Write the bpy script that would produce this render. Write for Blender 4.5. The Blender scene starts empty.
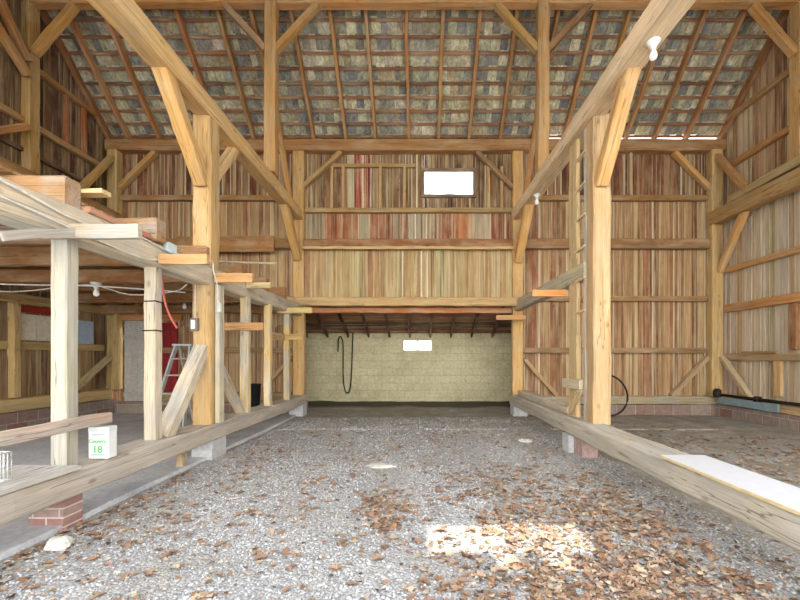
import bpy, math, random
import numpy as np
from mathutils import Vector, noise as mnoise
random.seed(7)
C = bpy.context.scene.collection
F, CX, CY, HC = 370.0, 420.0, 357.0, 1.3

def P(x, y, d):
    """point seen at pixel x,y of the photograph, d metres into the barn"""
    return Vector(((x - CX) / F * d, d, HC + (CY - y) / F * d))

def S(r, g, b):
    f = lambda c: (c / 255 / 12.92) if c / 255 <= .04045 else ((c / 255 + .055) / 1.055) ** 2.4
    return (f(r), f(g), f(b))

def jit(c, a=.12, hue=.05):
    k = 1 + random.uniform(-a, a)
    return tuple(max(0, min(1, v * k * (1 + random.uniform(-hue, hue)))) for v in c)

GOLD, TAN, GREY, PALE = S(200, 160, 106), S(190, 154, 106), S(186, 172, 148), S(206, 190, 160)
ORANGE, BROWN, DARK, RED = S(206, 140, 74), S(146, 102, 64), S(96, 68, 48), S(146, 62, 50)
RAFT = S(178, 126, 78)

# ------------------------------------------------------------------ mesh builder
class MB:
    def __init__(s):
        s.v, s.f, s.g, s.c, s.sm = [], [], [], [], []
    def add(s, vs, fs, gs, col, smooth=False):
        o = len(s.v)
        s.v += [tuple(v) for v in vs]; s.g += [tuple(g) for g in gs]
        s.c += [col] * len(vs)
        for f in fs:
            s.f.append([o + i for i in f]); s.sm.append(smooth)
    def hexa(s, p, col, axis=2):
        """8 corners: bottom ring of four, top ring of four"""
        o = [random.uniform(0, 50) for _ in range(3)]
        gs = []
        for q in p:
            q = Vector(q)
            L = (q[axis], q[(axis + 1) % 3], q[(axis + 2) % 3])
            gs.append((L[0] + o[0], L[1] + o[1], L[2] + o[2]))
        s.add(p, [(3, 2, 1, 0), (4, 5, 6, 7), (0, 1, 5, 4), (1, 2, 6, 5), (2, 3, 7, 6), (3, 0, 4, 7)], gs, col)
    def box(s, a, b, col, axis=2):
        x0, y0, z0 = a; x1, y1, z1 = b
        s.hexa([(x0, y0, z0), (x1, y0, z0), (x1, y1, z0), (x0, y1, z0),
                (x0, y0, z1), (x1, y0, z1), (x1, y1, z1), (x0, y1, z1)], col, axis)
    def beam(s, p0, p1, w, h, col, up=(0, 0, 1), cham=None, wob=.005, taper=1.0):
        """squared timber w across, h along up, softened corners and a hewn surface"""
        p0, p1 = Vector(p0), Vector(p1)
        ax = (p1 - p0); L = ax.length; ax.normalize()
        up = Vector(up)
        if abs(ax.dot(up)) > .97: up = Vector((0, 1, 0))
        side = ax.cross(up).normalized(); u = side.cross(ax).normalized()
        if cham is None: cham = min(w, h) * .09
        n = max(2, min(24, int(L / .22) + 1))
        o = [random.uniform(0, 50) for _ in range(3)]
        prof = [(-w/2+cham, -h/2), (w/2-cham, -h/2), (w/2, -h/2+cham), (w/2, h/2-cham),
                (w/2-cham, h/2), (-w/2+cham, h/2), (-w/2, h/2-cham), (-w/2, -h/2+cham)]
        vs, gs = [], []
        stations = [0, .012 / max(L, .05)] + [i / n for i in range(1, n)] + [1 - .012 / max(L, .05), 1]
        for k, t in enumerate(stations):
            sc = 1 + (taper - 1) * t
            if k in (0, len(stations) - 1): sc *= .93
            dx, dy = random.uniform(-wob, wob), random.uniform(-wob, wob)
            if k in (0, 1, len(stations) - 2, len(stations) - 1): dx = dy = 0
            for (a, b) in prof:
                r1, r2 = random.uniform(-wob, wob) * .5, random.uniform(-wob, wob) * .5
                A, B = a * sc + dx + r1, b * sc + dy + r2
                vs.append(p0 + ax * (t * L) + side * A + u * B)
                gs.append((t * L + o[0], A + o[1], B + o[2]))
        m = len(stations)
        fs = [tuple(range(7, -1, -1)), tuple(range((m - 1) * 8, m * 8))]
        for k in range(m - 1):
            for i in range(8):
                j = (i + 1) % 8
                fs.append((k*8+i, k*8+j, (k+1)*8+j, (k+1)*8+i))
        s.add(vs, fs, gs, col)
    def tube(s, pts, r, col, n=8):
        pts = [Vector(p) for p in pts]
        vs, gs = [], []
        ref = Vector((.31, .17, .93)).normalized()
        for i, p in enumerate(pts):
            t = (pts[min(i+1, len(pts)-1)] - pts[max(i-1, 0)]).normalized()
            a = t.cross(ref)
            if a.length < .05: a = t.cross(Vector((1, 0, 0)))
            a.normalize(); b = t.cross(a)
            for k in range(n):
                an = 2*math.pi*k/n
                vs.append(p + a*(r*math.cos(an)) + b*(r*math.sin(an))); gs.append((i*.1, k*.02, 0))
        fs = [tuple(range(n-1, -1, -1)), tuple(range((len(pts)-1)*n, len(pts)*n))]
        for i in range(len(pts)-1):
            for k in range(n):
                j = (k+1) % n
                fs.append((i*n+k, i*n+j, (i+1)*n+j, (i+1)*n+k))
        s.add(vs, fs, gs, col, True)
    def lathe(s, c, prof, col, n=20, sq=0):
        """profile of (radius, height) about a vertical axis through c"""
        c = Vector(c); vs, gs = [], []
        for (r, z) in prof:
            for k in range(n):
                an = 2*math.pi*k/n
                vs.append(c + Vector((r*math.cos(an), r*math.sin(an), z))); gs.append((z, k*.05, r))
        fs = []
        m = len(prof)
        if prof[0][0] > 1e-4: fs.append(tuple(range(n-1, -1, -1)))
        if prof[-1][0] > 1e-4: fs.append(tuple(range((m-1)*n, m*n)))
        for i in range(m-1):
            for k in range(n):
                j = (k+1) % n
                fs.append((i*n+k, i*n+j, (i+1)*n+j, (i+1)*n+k))
        s.add(vs, fs, gs, col, True)
    def ctr(s):
        a = np.array(s.v); lo, hi = a.min(0), a.max(0)
        return Vector(((lo[0]+hi[0])/2, (lo[1]+hi[1])/2, lo[2]))
    def build(s, name, mat, parent=None, loc=None):
        if parent is not None: off = Vector(parent['_w'])
        else: off = Vector(loc) if loc is not None else s.ctr()
        me = bpy.data.meshes.new(name)
        me.from_pydata([(v[0]-off[0], v[1]-off[1], v[2]-off[2]) for v in s.v], [], s.f)
        a = me.attributes.new('grain', 'FLOAT_VECTOR', 'POINT'); a.data.foreach_set('vector', np.array(s.g, dtype=np.float32).ravel())
        c4 = np.ones((len(s.c), 4), dtype=np.float32); c4[:, :3] = np.array([c[:3] for c in s.c])
        a = me.attributes.new('bcol', 'FLOAT_COLOR', 'POINT'); a.data.foreach_set('color', c4.ravel())
        me.polygons.foreach_set('use_smooth', s.sm)
        me.materials.append(mat); me.update()
        o = bpy.data.objects.new(name, me); C.objects.link(o)
        if parent is not None: o.parent = parent
        else: o.location = off
        o['_w'] = tuple(off)
        return o

def tag(o, label, cat, group=None, kind=None):
    o['label'] = label; o['category'] = cat
    if group: o['group'] = group
    if kind: o['kind'] = kind
    return o
def empty(name, loc, label, cat, group=None):
    o = bpy.data.objects.new(name, None); C.objects.link(o); o.location = loc; o['_w'] = tuple(loc)
    o.empty_display_size = .1
    return tag(o, label, cat, group)
def struct(o):
    o['kind'] = 'structure'; return o

# ------------------------------------------------------------------ materials
class NT:
    def __init__(s, name, rough=.85):
        s.m = bpy.data.materials.new(name); s.m.use_nodes = True
        s.t = s.m.node_tree; s.b = s.t.nodes['Principled BSDF']
        s.b.inputs['Roughness'].default_value = rough
        s.b.inputs['Specular IOR Level'].default_value = .25
    def n(s, typ, **kw):
        x = s.t.nodes.new(typ)
        for k, v in kw.items():
            if k in x.inputs.keys() if isinstance(k, str) else False: x.inputs[k].default_value = v
            else: setattr(x, k, v)
        return x
    def l(s, a, b): s.t.links.new(a, b)
    def attr(s, name): return s.n('ShaderNodeAttribute', attribute_name=name)
    def noise(s, vec, scale, detail=4, rough=.55, dist=0, sc3=None):
        if sc3:
            mp = s.n('ShaderNodeMapping'); mp.inputs['Scale'].default_value = sc3
            s.l(vec, mp.inputs['Vector']); vec = mp.outputs['Vector']
        x = s.n('ShaderNodeTexNoise')
        x.inputs['Scale'].default_value = scale; x.inputs['Detail'].default_value = detail
        x.inputs['Roughness'].default_value = rough; x.inputs['Distortion'].default_value = dist
        s.l(vec, x.inputs['Vector']); return x.outputs['Fac']
    def rng(s, v, a, b, c, d):
        x = s.n('ShaderNodeMapRange')
        for i, q in zip((1, 2, 3, 4), (a, b, c, d)): x.inputs[i].default_value = q
        s.l(v, x.inputs[0]); return x.outputs[0]
    def math(s, op, a, b=None):
        x = s.n('ShaderNodeMath', operation=op)
        for i, q in enumerate((a, b)):
            if q is None: continue
            if isinstance(q, (int, float)): x.inputs[i].default_value = q
            else: s.l(q, x.inputs[i])
        return x.outputs[0]
    def mixc(s, fac, a, b, mode='MIX'):
        x = s.n('ShaderNodeMix', data_type='RGBA', blend_type=mode)
        for i, q in ((0, fac), (6, a), (7, b)):
            if isinstance(q, (int, float)): x.inputs[i].default_value = q
            elif isinstance(q, tuple): x.inputs[i].default_value = (*q[:3], 1)
            else: s.l(q, x.inputs[i])
        return x.outputs[2]
    def scale_col(s, col, v):
        x = s.n('ShaderNodeVectorMath', operation='SCALE')
        s.l(col, x.inputs[0]); s.l(v, x.inputs['Scale']); return x.outputs[0]
    def bump(s, h, strength=.4, dist=.01):
        x = s.n('ShaderNodeBump'); x.inputs['Strength'].default_value = strength; x.inputs['Distance'].default_value = dist
        s.l(h, x.inputs['Height']); s.l(x.outputs[0], s.b.inputs['Normal'])
    def col(s, c): s.l(c, s.b.inputs['Base Color'])

def wood(name, contrast=.55, weather=.25, cracks=True, wcol=S(170, 160, 142), knots=True):
    t = NT(name, .82)
    g = t.attr('grain').outputs['Vector']; bc = t.attr('bcol').outputs['Color']
    n1 = t.noise(g, 1.4, 7, .6, .5, (.7, 8, 8))
    n2 = t.noise(g, 3.0, 3, .6, 0, (1.3, 40, 40))
    n3 = t.noise(g, 1.7, 4, .6, .3, (1, 2.2, 2.2))
    v = t.math('MULTIPLY', t.rng(n1, .3, .7, 1 - contrast * .5, 1 + contrast * .4), t.rng(n2, .3, .7, .84, 1.13))
    c = t.mixc(t.rng(n3, .42, .72, 0, weather * 2.2), bc, wcol)
    c = t.scale_col(c, v)
    h = n2
    if knots:
        vo = t.n('ShaderNodeTexVoronoi'); mp = t.n('ShaderNodeMapping'); mp.inputs['Scale'].default_value = (2.6, 5, 5)
        t.l(g, mp.inputs['Vector']); t.l(mp.outputs[0], vo.inputs['Vector']); vo.inputs['Scale'].default_value = 1.0
        c = t.mixc(t.rng(vo.outputs['Distance'], .05, .13, .45, 0), c, S(110, 70, 42))
    else:
        n5 = t.noise(g, 1.0, 5, .65, .3, (.45, 17, 17))
        c = t.mixc(t.rng(n5, .5, .66, 0, .7), c, wcol)
        n6 = t.noise(g, 1.0, 4, .6, .3, (.3, 23, 23))
        c = t.scale_col(c, t.rng(n6, .34, .47, .5, 1.04))
    if cracks:
        n4 = t.noise(g, 1.0, 3, .5, .2, (.22, 12, 12))
        ck = t.rng(t.math('ABSOLUTE', t.math('SUBTRACT', n4, .5)), .002, .009, .55, 0)
        c = t.mixc(ck, c, S(62, 44, 30))
        h = t.math('SUBTRACT', n2, ck)
    t.col(c); t.bump(h, .45, .006)
    return t.m
M_TIMBER = wood('hewn_timber', .42, .25, wcol=S(190, 172, 140))
M_GREYT = wood('weathered_timber', .42, .5, wcol=S(174, 170, 162))
M_BOARD = wood('wall_board', .5, .16, False, wcol=S(204, 184, 146), knots=False)
M_SHINGLE = None
def shingle():
    t = NT('old_shingle', .9)
    g = t.attr('grain').outputs['Vector']; bc = t.attr('bcol').outputs['Color']
    n1 = t.noise(g, 2, 5, .65, .6, (2, 9, 9)); n2 = t.noise(g, 5, 3, .6)
    c = t.scale_col(bc, t.math('MULTIPLY', t.rng(n1, .3, .7, .45, 1.35), t.rng(n2, .3, .7, .8, 1.2)))
    t.col(c); t.bump(n1, .4, .006); return t.m
M_SHINGLE = shingle()
def plain(name, col, rough=.6, metal=0, var=.15, scale=18, bump=.08):
    t = NT(name, rough); t.b.inputs['Metallic'].default_value = metal
    tc = t.n('ShaderNodeTexCoord').outputs['Object']
    n = t.noise(tc, scale, 5, .6)
    rgb = t.n('ShaderNodeRGB'); rgb.outputs[0].default_value = (*col, 1)
    t.col(t.scale_col(rgb.outputs[0], t.rng(n, .3, .7, 1 - var, 1 + var))); t.bump(n, bump, .004); return t.m
def painted(name, rough=.6):
    t = NT(name, rough); bc = t.attr('bcol').outputs['Color']
    tc = t.n('ShaderNodeTexCoord').outputs['Object']
    n = t.noise(tc, 14, 5, .6)
    t.col(t.scale_col(bc, t.rng(n, .3, .7, .82, 1.12))); t.bump(n, .1, .004); return t.m
M_PAINT = painted('worn_paint')
M_IRON = plain('rusty_iron', S(52, 42, 38), .7, .3, .4)
M_CABLE = plain('cable_sheath', S(206, 204, 196), .5)
M_GALV = plain('galvanised_metal', S(176, 180, 182), .45, .4)
M_WHITE = plain('white_plastic', S(222, 223, 220), .4, 0, .04)
M_BLACKP = plain('black_plastic', S(30, 30, 32), .45)
M_REDC = plain('red_cable_sheath', S(196, 104, 92), .5)
M_GREEN = plain('green_print', S(52, 190, 66), .5, 0, .05)
M_GREYPRINT = plain('grey_print', S(150, 160, 158), .5, 0, .05)
M_STONE = plain('pale_stone', S(206, 202, 192), .9, 0, .25, 20, .5)
def bulbglass():
    t = NT('frosted_bulb', .25); t.b.inputs['Base Color'].default_value = (.93, .92, .88, 1)
    t.b.inputs['Transmission Weight'].default_value = .15; return t.m
M_BULB = bulbglass()
def glass():
    m = bpy.data.materials.new('window_glass'); m.use_nodes = True; t = m.node_tree; t.nodes.clear()
    o = t.nodes.new('ShaderNodeOutputMaterial'); mx = t.nodes.new('ShaderNodeMixShader')
    a = t.nodes.new('ShaderNodeBsdfTransparent'); b = t.nodes.new('ShaderNodeBsdfGlossy'); b.inputs['Roughness'].default_value = .05
    a.inputs[0].default_value = (.93, .96, .94, 1); mx.inputs[0].default_value = .07
    t.links.new(a.outputs[0], mx.inputs[1]); t.links.new(b.outputs[0], mx.inputs[2]); t.links.new(mx.outputs[0], o.inputs[0]); return m
M_GLASS = glass()
def blocks(name, col, col2, mort, bw, bh, swap='xz', stain=S(110, 108, 78)):
    t = NT(name, .92)
    tc = t.n('ShaderNodeTexCoord').outputs['Object']
    sp = t.n('ShaderNodeSeparateXYZ'); t.l(tc, sp.inputs[0]); cb = t.n('ShaderNodeCombineXYZ')
    t.l(sp.outputs['X' if swap == 'xz' else 'Y'], cb.inputs[0]); t.l(sp.outputs['Z'], cb.inputs[1])
    b = t.n('ShaderNodeTexBrick'); t.l(cb.outputs[0], b.inputs['Vector'])
    b.inputs['Color1'].default_value = (*col, 1); b.inputs['Color2'].default_value = (*col2, 1); b.inputs['Mortar'].default_value = (*mort, 1)
    b.inputs['Scale'].default_value = 1; b.inputs['Brick Width'].default_value = bw; b.inputs['Row Height'].default_value = bh
    b.inputs['Mortar Size'].default_value = .007; b.inputs['Mortar Smooth'].default_value = .3
    n = t.noise(tc, 1.6, 6, .65, .3); n2 = t.noise(tc, 14, 5, .6)
    c = t.mixc(t.rng(n, .45, .75, 0, .6), b.outputs['Color'], stain)
    c = t.scale_col(c, t.rng(n2, .3, .7, .82, 1.15))
    t.col(c)
    t.bump(t.math('SUBTRACT', t.math('MULTIPLY', n2, .4), b.outputs['Fac']), .5, .008); return t.m
M_BLOCK = blocks('limewashed_block', S(206, 197, 162), S(196, 188, 152), S(180, 172, 138), .41, .2, 'xz', S(152, 144, 108))
M_BRICKX = blocks('foundation_brick', S(142, 112, 100), S(168, 158, 144), S(186, 180, 168), .42, .34, 'xz', S(140, 130, 116))
M_BRICKY = blocks('foundation_brick_side', S(138, 102, 92), S(150, 142, 132), S(176, 168, 156), .34, .28, 'yz', S(120, 110, 100))
M_PIER = blocks('pier_brick', S(150, 108, 100), S(156, 138, 130), S(196, 186, 178), .2, .07, 'xz', S(160, 146, 138))
def concrete():
    t = NT('old_concrete', .9); tc = t.n('ShaderNodeTexCoord').outputs['Object']
    n = t.noise(tc, 1.2, 6, .65, .4); n2 = t.noise(tc, 22, 5, .65)
    c = t.mixc(t.rng(n, .35, .7, 0, 1), S(204, 204, 203), S(160, 162, 166))
    t.col(t.scale_col(c, t.rng(n2, .3, .7, .8, 1.15))); t.bump(n2, .3, .006); return t.m
M_CONC = concrete()
def gravel():
    t = NT('gravel_ground', .95); tc = t.n('ShaderNodeTexCoord').outputs['Object']
    sa = t.attr('soil').outputs['Fac']
    dn = t.n('ShaderNodeTexNoise'); dn.inputs['Scale'].default_value = 30; t.l(tc, dn.inputs['Vector'])
    vm = t.n('ShaderNodeVectorMath', operation='MULTIPLY_ADD'); t.l(dn.outputs['Color'], vm.inputs[0]); vm.inputs[1].default_value = (.02, .02, .02); t.l(tc, vm.inputs[2])
    def vor(sc, **k):
        v = t.n('ShaderNodeTexVoronoi'); v.inputs['Scale'].default_value = sc; t.l(vm.outputs[0], v.inputs['Vector']); return v
    v1, v2 = vor(60), vor(110)
    sx = t.n('ShaderNodeSeparateColor'); t.l(v1.outputs['Color'], sx.inputs[0])
    sy = t.n('ShaderNodeSeparateColor'); t.l(v2.outputs['Color'], sy.inputs[0])
    stone = t.mixc(sx.outputs[0], S(150, 150, 151), S(200, 199, 196))
    stone = t.mixc(t.rng(sy.outputs[1], .5, 1, 0, .75), stone, S(176, 170, 160))
    edge = t.rng(v1.outputs['Distance'], .25, .75, 1, .72)
    stone = t.scale_col(stone, edge)
    nb = t.noise(tc, .9, 5, .6, .4); nf = t.noise(tc, 26, 6, .7)
    nm = t.noise(tc, 2.6, 5, .65, .3)
    stone = t.scale_col(stone, t.rng(nb, .3, .7, .84, 1.1))
    soil = t.mixc(t.rng(nf, .35, .7, 0, 1), S(104, 97, 80), S(160, 150, 128))
    m = t.math('ADD', sa, t.math('MULTIPLY', t.math('SUBTRACT', nm, .5), 1.5))
    c = t.mixc(t.rng(m, .35, .8, 0, .9), stone, soil)
    c = t.mixc(t.rng(sa, 1.0, 1.4, 0, .9), c, S(74, 70, 52))
    t.col(c)
    t.bump(t.math('SUBTRACT', t.math('MULTIPLY', nf, .4), v1.outputs['Distance']), .7, .012); return t.m
M_GRAVEL = gravel()
def stonemat():
    t = NT('gravel_stone', .9); bc = t.attr('bcol').outputs['Color']; t.col(bc); return t.m
M_STONES = stonemat()
def leafmat():
    t = NT('dry_leaf', .75); oi = t.n('ShaderNodeObjectInfo').outputs['Random']; bc = t.attr('bcol').outputs['Color']
    g = t.attr('grain').outputs['Vector']
    n = t.noise(g, 25, 4, .6)
    tint = t.mixc(t.rng(oi, 0, 1, 0, 1), S(246, 240, 232), S(206, 190, 184))
    c = t.mixc(1.0, bc, tint, 'MULTIPLY')
    t.col(t.scale_col(c, t.rng(n, .3, .7, .72, 1.25))); return t.m
M_LEAF = leafmat()

# ------------------------------------------------------------------ timbers
def timber(kind, p0, p1, w, h, col, label, cat, group=None, mat=None, up=(0, 0, 1), wob=.006, taper=1.0, cham=None):
    mb = MB(); mb.beam(p0, p1, w, h, jit(col, .06, .03), up, cham, wob, taper)
    return tag(mb.build(kind, mat or M_TIMBER), label, cat, group)

D0, D1 = 8.3, 8.45          # face of the rear posts, plane of the rear boards
XL, XR = -6.95, 6.73        # faces of the gable posts
BL, BR = -7.1, 6.86         # gable boards
def zroof(y): return 6.18 - 1.0 * (y - 8.35) if y >= 4.4 else 10.13 - 1.0 * (4.4 - y)   # underside of the rafters

# ---- setting: walls
def boards_x(mb, x0, x1, z0, z1, y, pal, wr=(.08, .18), strip=.3, th=.024, spal=None):
    x = x0
    while x < x1 - .01:
        w = min(random.uniform(*wr), x1 - x)
        if x1 - x - w < .06: w = x1 - x
        yy = y + random.uniform(-.006, .006)
        mb.box((x, yy, z0), (x + w - random.uniform(.0003, .0025), yy + th, z1 + random.uniform(-.01, .01)), jit(random.choice(pal), .14, .05), 2)
        if random.random() < strip:  # pale strips over some seams, daylight in the gaps put into colour
            s = random.uniform(.015, .04)
            mb.box((x + w - s/2, y - .014, z0), (x + w + s/2, y - .004, z1), jit(random.choice(spal or [S(206, 190, 160), S(190, 170, 140)]), .12), 2)
        x += w
def boards_y(mb, y0, y1, z0, X, sgn, pal, wr=(.08, .18), strip=.3, ztop=None, spal=None):
    y = y0
    while y < y1 - .01:
        w = min(random.uniform(*wr), y1 - y)
        xx = X + random.uniform(-.006, .006)
        ya, yb = y, y + w - random.uniform(.0003, .0025)
        za, zb = (zroof(ya) + .12, zroof(yb) + .12) if ztop is None else (ztop, ztop)
        x2 = xx + .024 * sgn
        a, b = min(xx, x2), max(xx, x2)
        mb.hexa([(a, ya, z0), (b, ya, z0), (b, yb, z0), (a, yb, z0), (a, ya, za), (b, ya, za), (b, yb, zb), (a, yb, zb)], jit(random.choice(pal), .14, .05), 2)
        if random.random() < strip:  # seam strips: tan board colour, paler ones painting daylight through gaps
            s = random.uniform(.015, .04); q = X - .012 * sgn
            a, b = min(q, q + .008 * sgn), max(q, q + .008 * sgn)
            mb.box((a, yb - s/2, z0), (b, yb + s/2, min(za, zb)), jit(random.choice(spal or [S(206, 190, 160)]), .12), 2)
        y += w
PAL_SIDE_UP = [S(106, 60, 42), S(120, 70, 46), S(92, 56, 42), S(126, 80, 54), S(142, 106, 78)]
PAL_SIDE = [S(160, 122, 86), S(150, 110, 76), S(174, 140, 100), S(138, 96, 66), S(164, 124, 82), S(184, 154, 114), S(148, 98, 68)]
PAL_CEN_UP = [S(122, 88, 58), S(104, 76, 52), S(136, 104, 72), S(96, 68, 50), S(146, 112, 76)]
PAL_CEN_MID = [S(150, 92, 64), S(160, 148, 120), S(140, 82, 60), S(148, 134, 106), S(164, 150, 122), S(172, 112, 70)]
PAL_CEN_LOW = [S(182, 154, 108), S(174, 146, 100), S(166, 132, 90), S(188, 166, 122), S(164, 126, 86), S(178, 160, 116)]
wb = MB()
# right bay
boards_x(wb, 2.3, XR + .1, 4.9, 6.1, D1, PAL_SIDE_UP, strip=.45)
boards_x(wb, 2.3, XR + .1, .3, 4.9, D1, PAL_SIDE, strip=.45)
# left bay, with a gap for the door
boards_x(wb, BL, -2.75, 4.9, 6.1, D1, PAL_SIDE_UP, strip=.35)
boards_x(wb, BL, -2.75, 1.985, 4.9, D1, PAL_SIDE, strip=.4)
boards_x(wb, -5.86, -2.75, .35, 2.025, D1, PAL_SIDE, strip=.3)
boards_x(wb, BL, -6.72, .1, 2.0, D1, PAL_SIDE, strip=.1)
# centre bay
boards_x(wb, -2.75, -1.66, 4.6, 6.1, D1, PAL_CEN_UP, strip=.35)
wx0, wx1, wz0, wz1 = .1, 1.21, 5.0, 5.53
boards_x(wb, -1.12, wx0, 4.6, 6.1, D1, PAL_CEN_UP, strip=.3)
boards_x(wb, wx0, wx1, 4.6, wz0, D1, PAL_CEN_UP, strip=.1)
boards_x(wb, wx0, wx1, wz1, 6.1, D1, PAL_CEN_UP, strip=.1)
boards_x(wb, wx1, 2.3, 4.6, 6.1, D1, PAL_CEN_UP, strip=.3)
for (a, b, c) in ((-1.66, -1.5, S(190, 182, 148)), (-1.5, -1.33, RED), (-1.33, -1.29, S(220, 200, 150)), (-1.29, -1.12, S(140, 68, 54))):
    wb.box((a, D1, 4.6), (b - .004, D1 + .024, 6.1), jit(c, .05), 2)
boards_x(wb, -2.75, 2.3, 3.9, 4.6, D1, PAL_CEN_MID, (.12, .26), strip=.3)
boards_x(wb, -2.62, 2.1, 2.5, 3.74, D0 + .06, PAL_CEN_LOW, (.1, .2), strip=0)
wall_back = struct(wb.build('wall_back', M_BOARD, loc=(0, D1, 0)))
def girt(wall, name, p0, p1, w, h, col, mat=None, wob=.006):
    mb = MB(); mb.beam(p0, p1, w, h, jit(col, .08, .04), wob=wob)
    return mb.build(name, mat or M_TIMBER, parent=wall)
for (x0, x1) in ((2.33, XR - .15), (XL + .1, -2.87)):
    girt(wall_back, 'girt', (x0, 8.39, 4.9), (x1, 8.39, 4.9), .09, .12, S(150, 112, 72))
    girt(wall_back, 'girt', (x0, 8.36, 3.85), (x1, 8.36, 3.85), .12, .22, S(150, 114, 76))
    girt(wall_back, 'girt', (x0, 8.39, 2.62), (x1, 8.39, 2.62), .09, .12, S(156, 120, 80))
    girt(wall_back, 'girt', (x0 if x0 > 0 else -5.8, 8.39, 1.45), (x1, 8.39, 1.45), .09, .12, S(152, 122, 86))
girt(wall_back, 'girt', (-2.6, 8.39, 4.62), (2.1, 8.39, 4.62), .1, .1, S(176, 142, 92))
girt(wall_back, 'girt', (-2.0, 8.4, 5.64), (-.1, 8.4, 5.64), .06, .08, S(176, 140, 92))
for X in (-2.0, -1.74, -.9, -.35, 1.55, 1.85):
    mb = MB(); mb.beam((X, 8.4, 4.66), (X, 8.4, 5.62), .07, .07, jit(TAN, .1)); mb.build('stud', M_TIMBER, parent=wall_back)
for (X, z0, z1) in ((4.78, 4.96, 5.92), (-5.4, 4.96, 5.92), (-4.2, 4.96, 5.92)):
    mb = MB(); mb.beam((X, 8.4, z0), (X, 8.4, z1), .07, .07, jit(S(182, 152, 112), .1)); mb.build('stud', M_TIMBER, parent=wall_back)

# gable walls
PAL_R_LOW = [S(202, 190, 166), S(194, 180, 156), S(188, 170, 142), S(208, 198, 178), S(178, 152, 122)]
PAL_R_UP = [S(158, 122, 90), S(140, 104, 76), S(190, 172, 144), S(176, 148, 116), S(132, 96, 70)]
PAL_L_UP = [S(104, 76, 58), S(92, 66, 54), S(140, 112, 80), S(118, 90, 64), S(84, 62, 50)]
PAL_L_LOW = [S(158, 130, 94), S(140, 110, 80), S(176, 150, 110), S(120, 92, 70)]
mr = MB()
boards_y(mr, .9, 8.48, 4.45, BR, 1, PAL_R_UP, strip=.35)
boards_y(mr, .9, 8.48, .35, BR, 1, PAL_R_LOW, strip=.3, ztop=4.45, spal=[S(214, 206, 190)])
wall_right = struct(mr.build('wall_right', M_BOARD, loc=(BR, 4.7, 0)))
ml = MB()
boards_y(ml, .9, 8.48, 3.0, BL, -1, PAL_L_UP, strip=.4, spal=[S(170, 150, 104), S(140, 122, 84)])
boards_y(ml, .9, 8.48, .5, BL, -1, PAL_L_LOW, strip=.3, ztop=3.0, spal=[S(190, 170, 130)])
wall_left = struct(ml.build('wall_left', M_BOARD, loc=(BL, 4.7, 0)))
for z, h, c in ((6.55, .11, S(176, 130, 78)), (5.5, .12, S(182, 138, 84)), (3.22, .12, S(190, 146, 92)), (2.37, .17, S(198, 138, 80)), (1.3, .13, S(162, 136, 98))):
    y0 = 4.6 if z > 4 else 1.2
    girt(wall_right, 'girt', (BR - .06, y0, z), (BR - .06, 8.2, z), .1, h, c)
for z, h, c in ((6.55, .11, S(166, 126, 78)), (5.5, .11, S(172, 134, 84)), (1.5, .14, S(190, 160, 112))):
    y0 = 4.6 if z > 4 else 1.2
    girt(wall_left, 'girt', (BL + .06, y0, z), (BL + .06, 8.2, z), .1, h, c)
girt(wall_left, 'girt', (BL + .05, 4.6, 4.98), (BL + .05, 8.2, 4.98), .07, .07, DARK)
for y in (7.75, 7.35, 5.9):
    mb = MB(); mb.beam((BL + .06, y, 5.56), (BL + .06, y, 6.5), .08, .06, jit(S(178, 110, 66), .12)); mb.build('stud', M_TIMBER, parent=wall_left)
mb = MB(); mb.beam((BR - .06, 7.02, .55), (BR - .06, 7.02, 1.24), .07, .14, jit(GOLD)); mb.build('stud', M_TIMBER, parent=wall_right)
mb = MB(); mb.beam((BR - .06, 6.72, 1.44), (BR - .06, 6.72, 2.28), .07, .12, jit(BROWN)); mb.build('stud', M_TIMBER, parent=wall_right)

# foundations
def fnd(a, b, mat):
    mb = MB(); mb.box(a, b, (.5, .5, .5)); o = struct(mb.build('foundation', mat)); return o
fnd((2.35, 8.27, -.1), (BR, 8.6, .23), M_BRICKX)
fnd((-7.2, 8.3, -.1), (-2.6, 8.6, .3), M_BRICKX)
fnd((6.6, .9, -.1), (7.0, 8.27, .26), M_BRICKY)
fnd((-7.3, .9, -.1), (-6.85, 8.3, .36), M_BRICKY)

# block wall of the lean-to, with a low window
bw = MB()
vx0, vx1, vz0, vz1, YB = -.47, .34, 1.46, 1.77, 10.0
for a, b in (((-4.6, YB, -.1), (vx0, YB + .2, 1.97)), ((vx1, YB, -.1), (4.2, YB + .2, 1.97)), ((vx0, YB, -.1), (vx1, YB + .2, vz0)), ((vx0, YB, vz1), (vx1, YB + .2, 1.97))):
    bw.box(a, b, (.5, .5, .5))
struct(bw.build('wall_lean_to', M_BLOCK, loc=(0, YB, 0)))
sw = MB()
boards_y(sw, 8.5, 10.0, 0, -4.4, -1, PAL_L_LOW, ztop=2.8); boards_y(sw, 8.5, 10.0, 0, 4.0, 1, PAL_L_LOW, ztop=2.8)
struct(sw.build('wall_lean_to_side', M_BOARD, loc=(0, 9.2, 0)))
lr = MB()
def zl(y): return 2.56 - .4 * (y - 8.45)
k = 0; y = 8.4
while y < 10.3:
    c = jit(random.choice([S(120, 74, 56), S(96, 62, 50), S(146, 92, 66), S(84, 58, 48)]), .2)
    lr.hexa([(-4.6, y, zl(y)), (4.2, y, zl(y)), (4.2, y + .195, zl(y + .195)), (-4.6, y + .195, zl(y + .195)),
             (-4.6, y, zl(y) + .03), (4.2, y, zl(y) + .03), (4.2, y + .195, zl(y + .195) + .03), (-4.6, y + .195, zl(y + .195) + .03)], c, 0)
    y += .2
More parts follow.
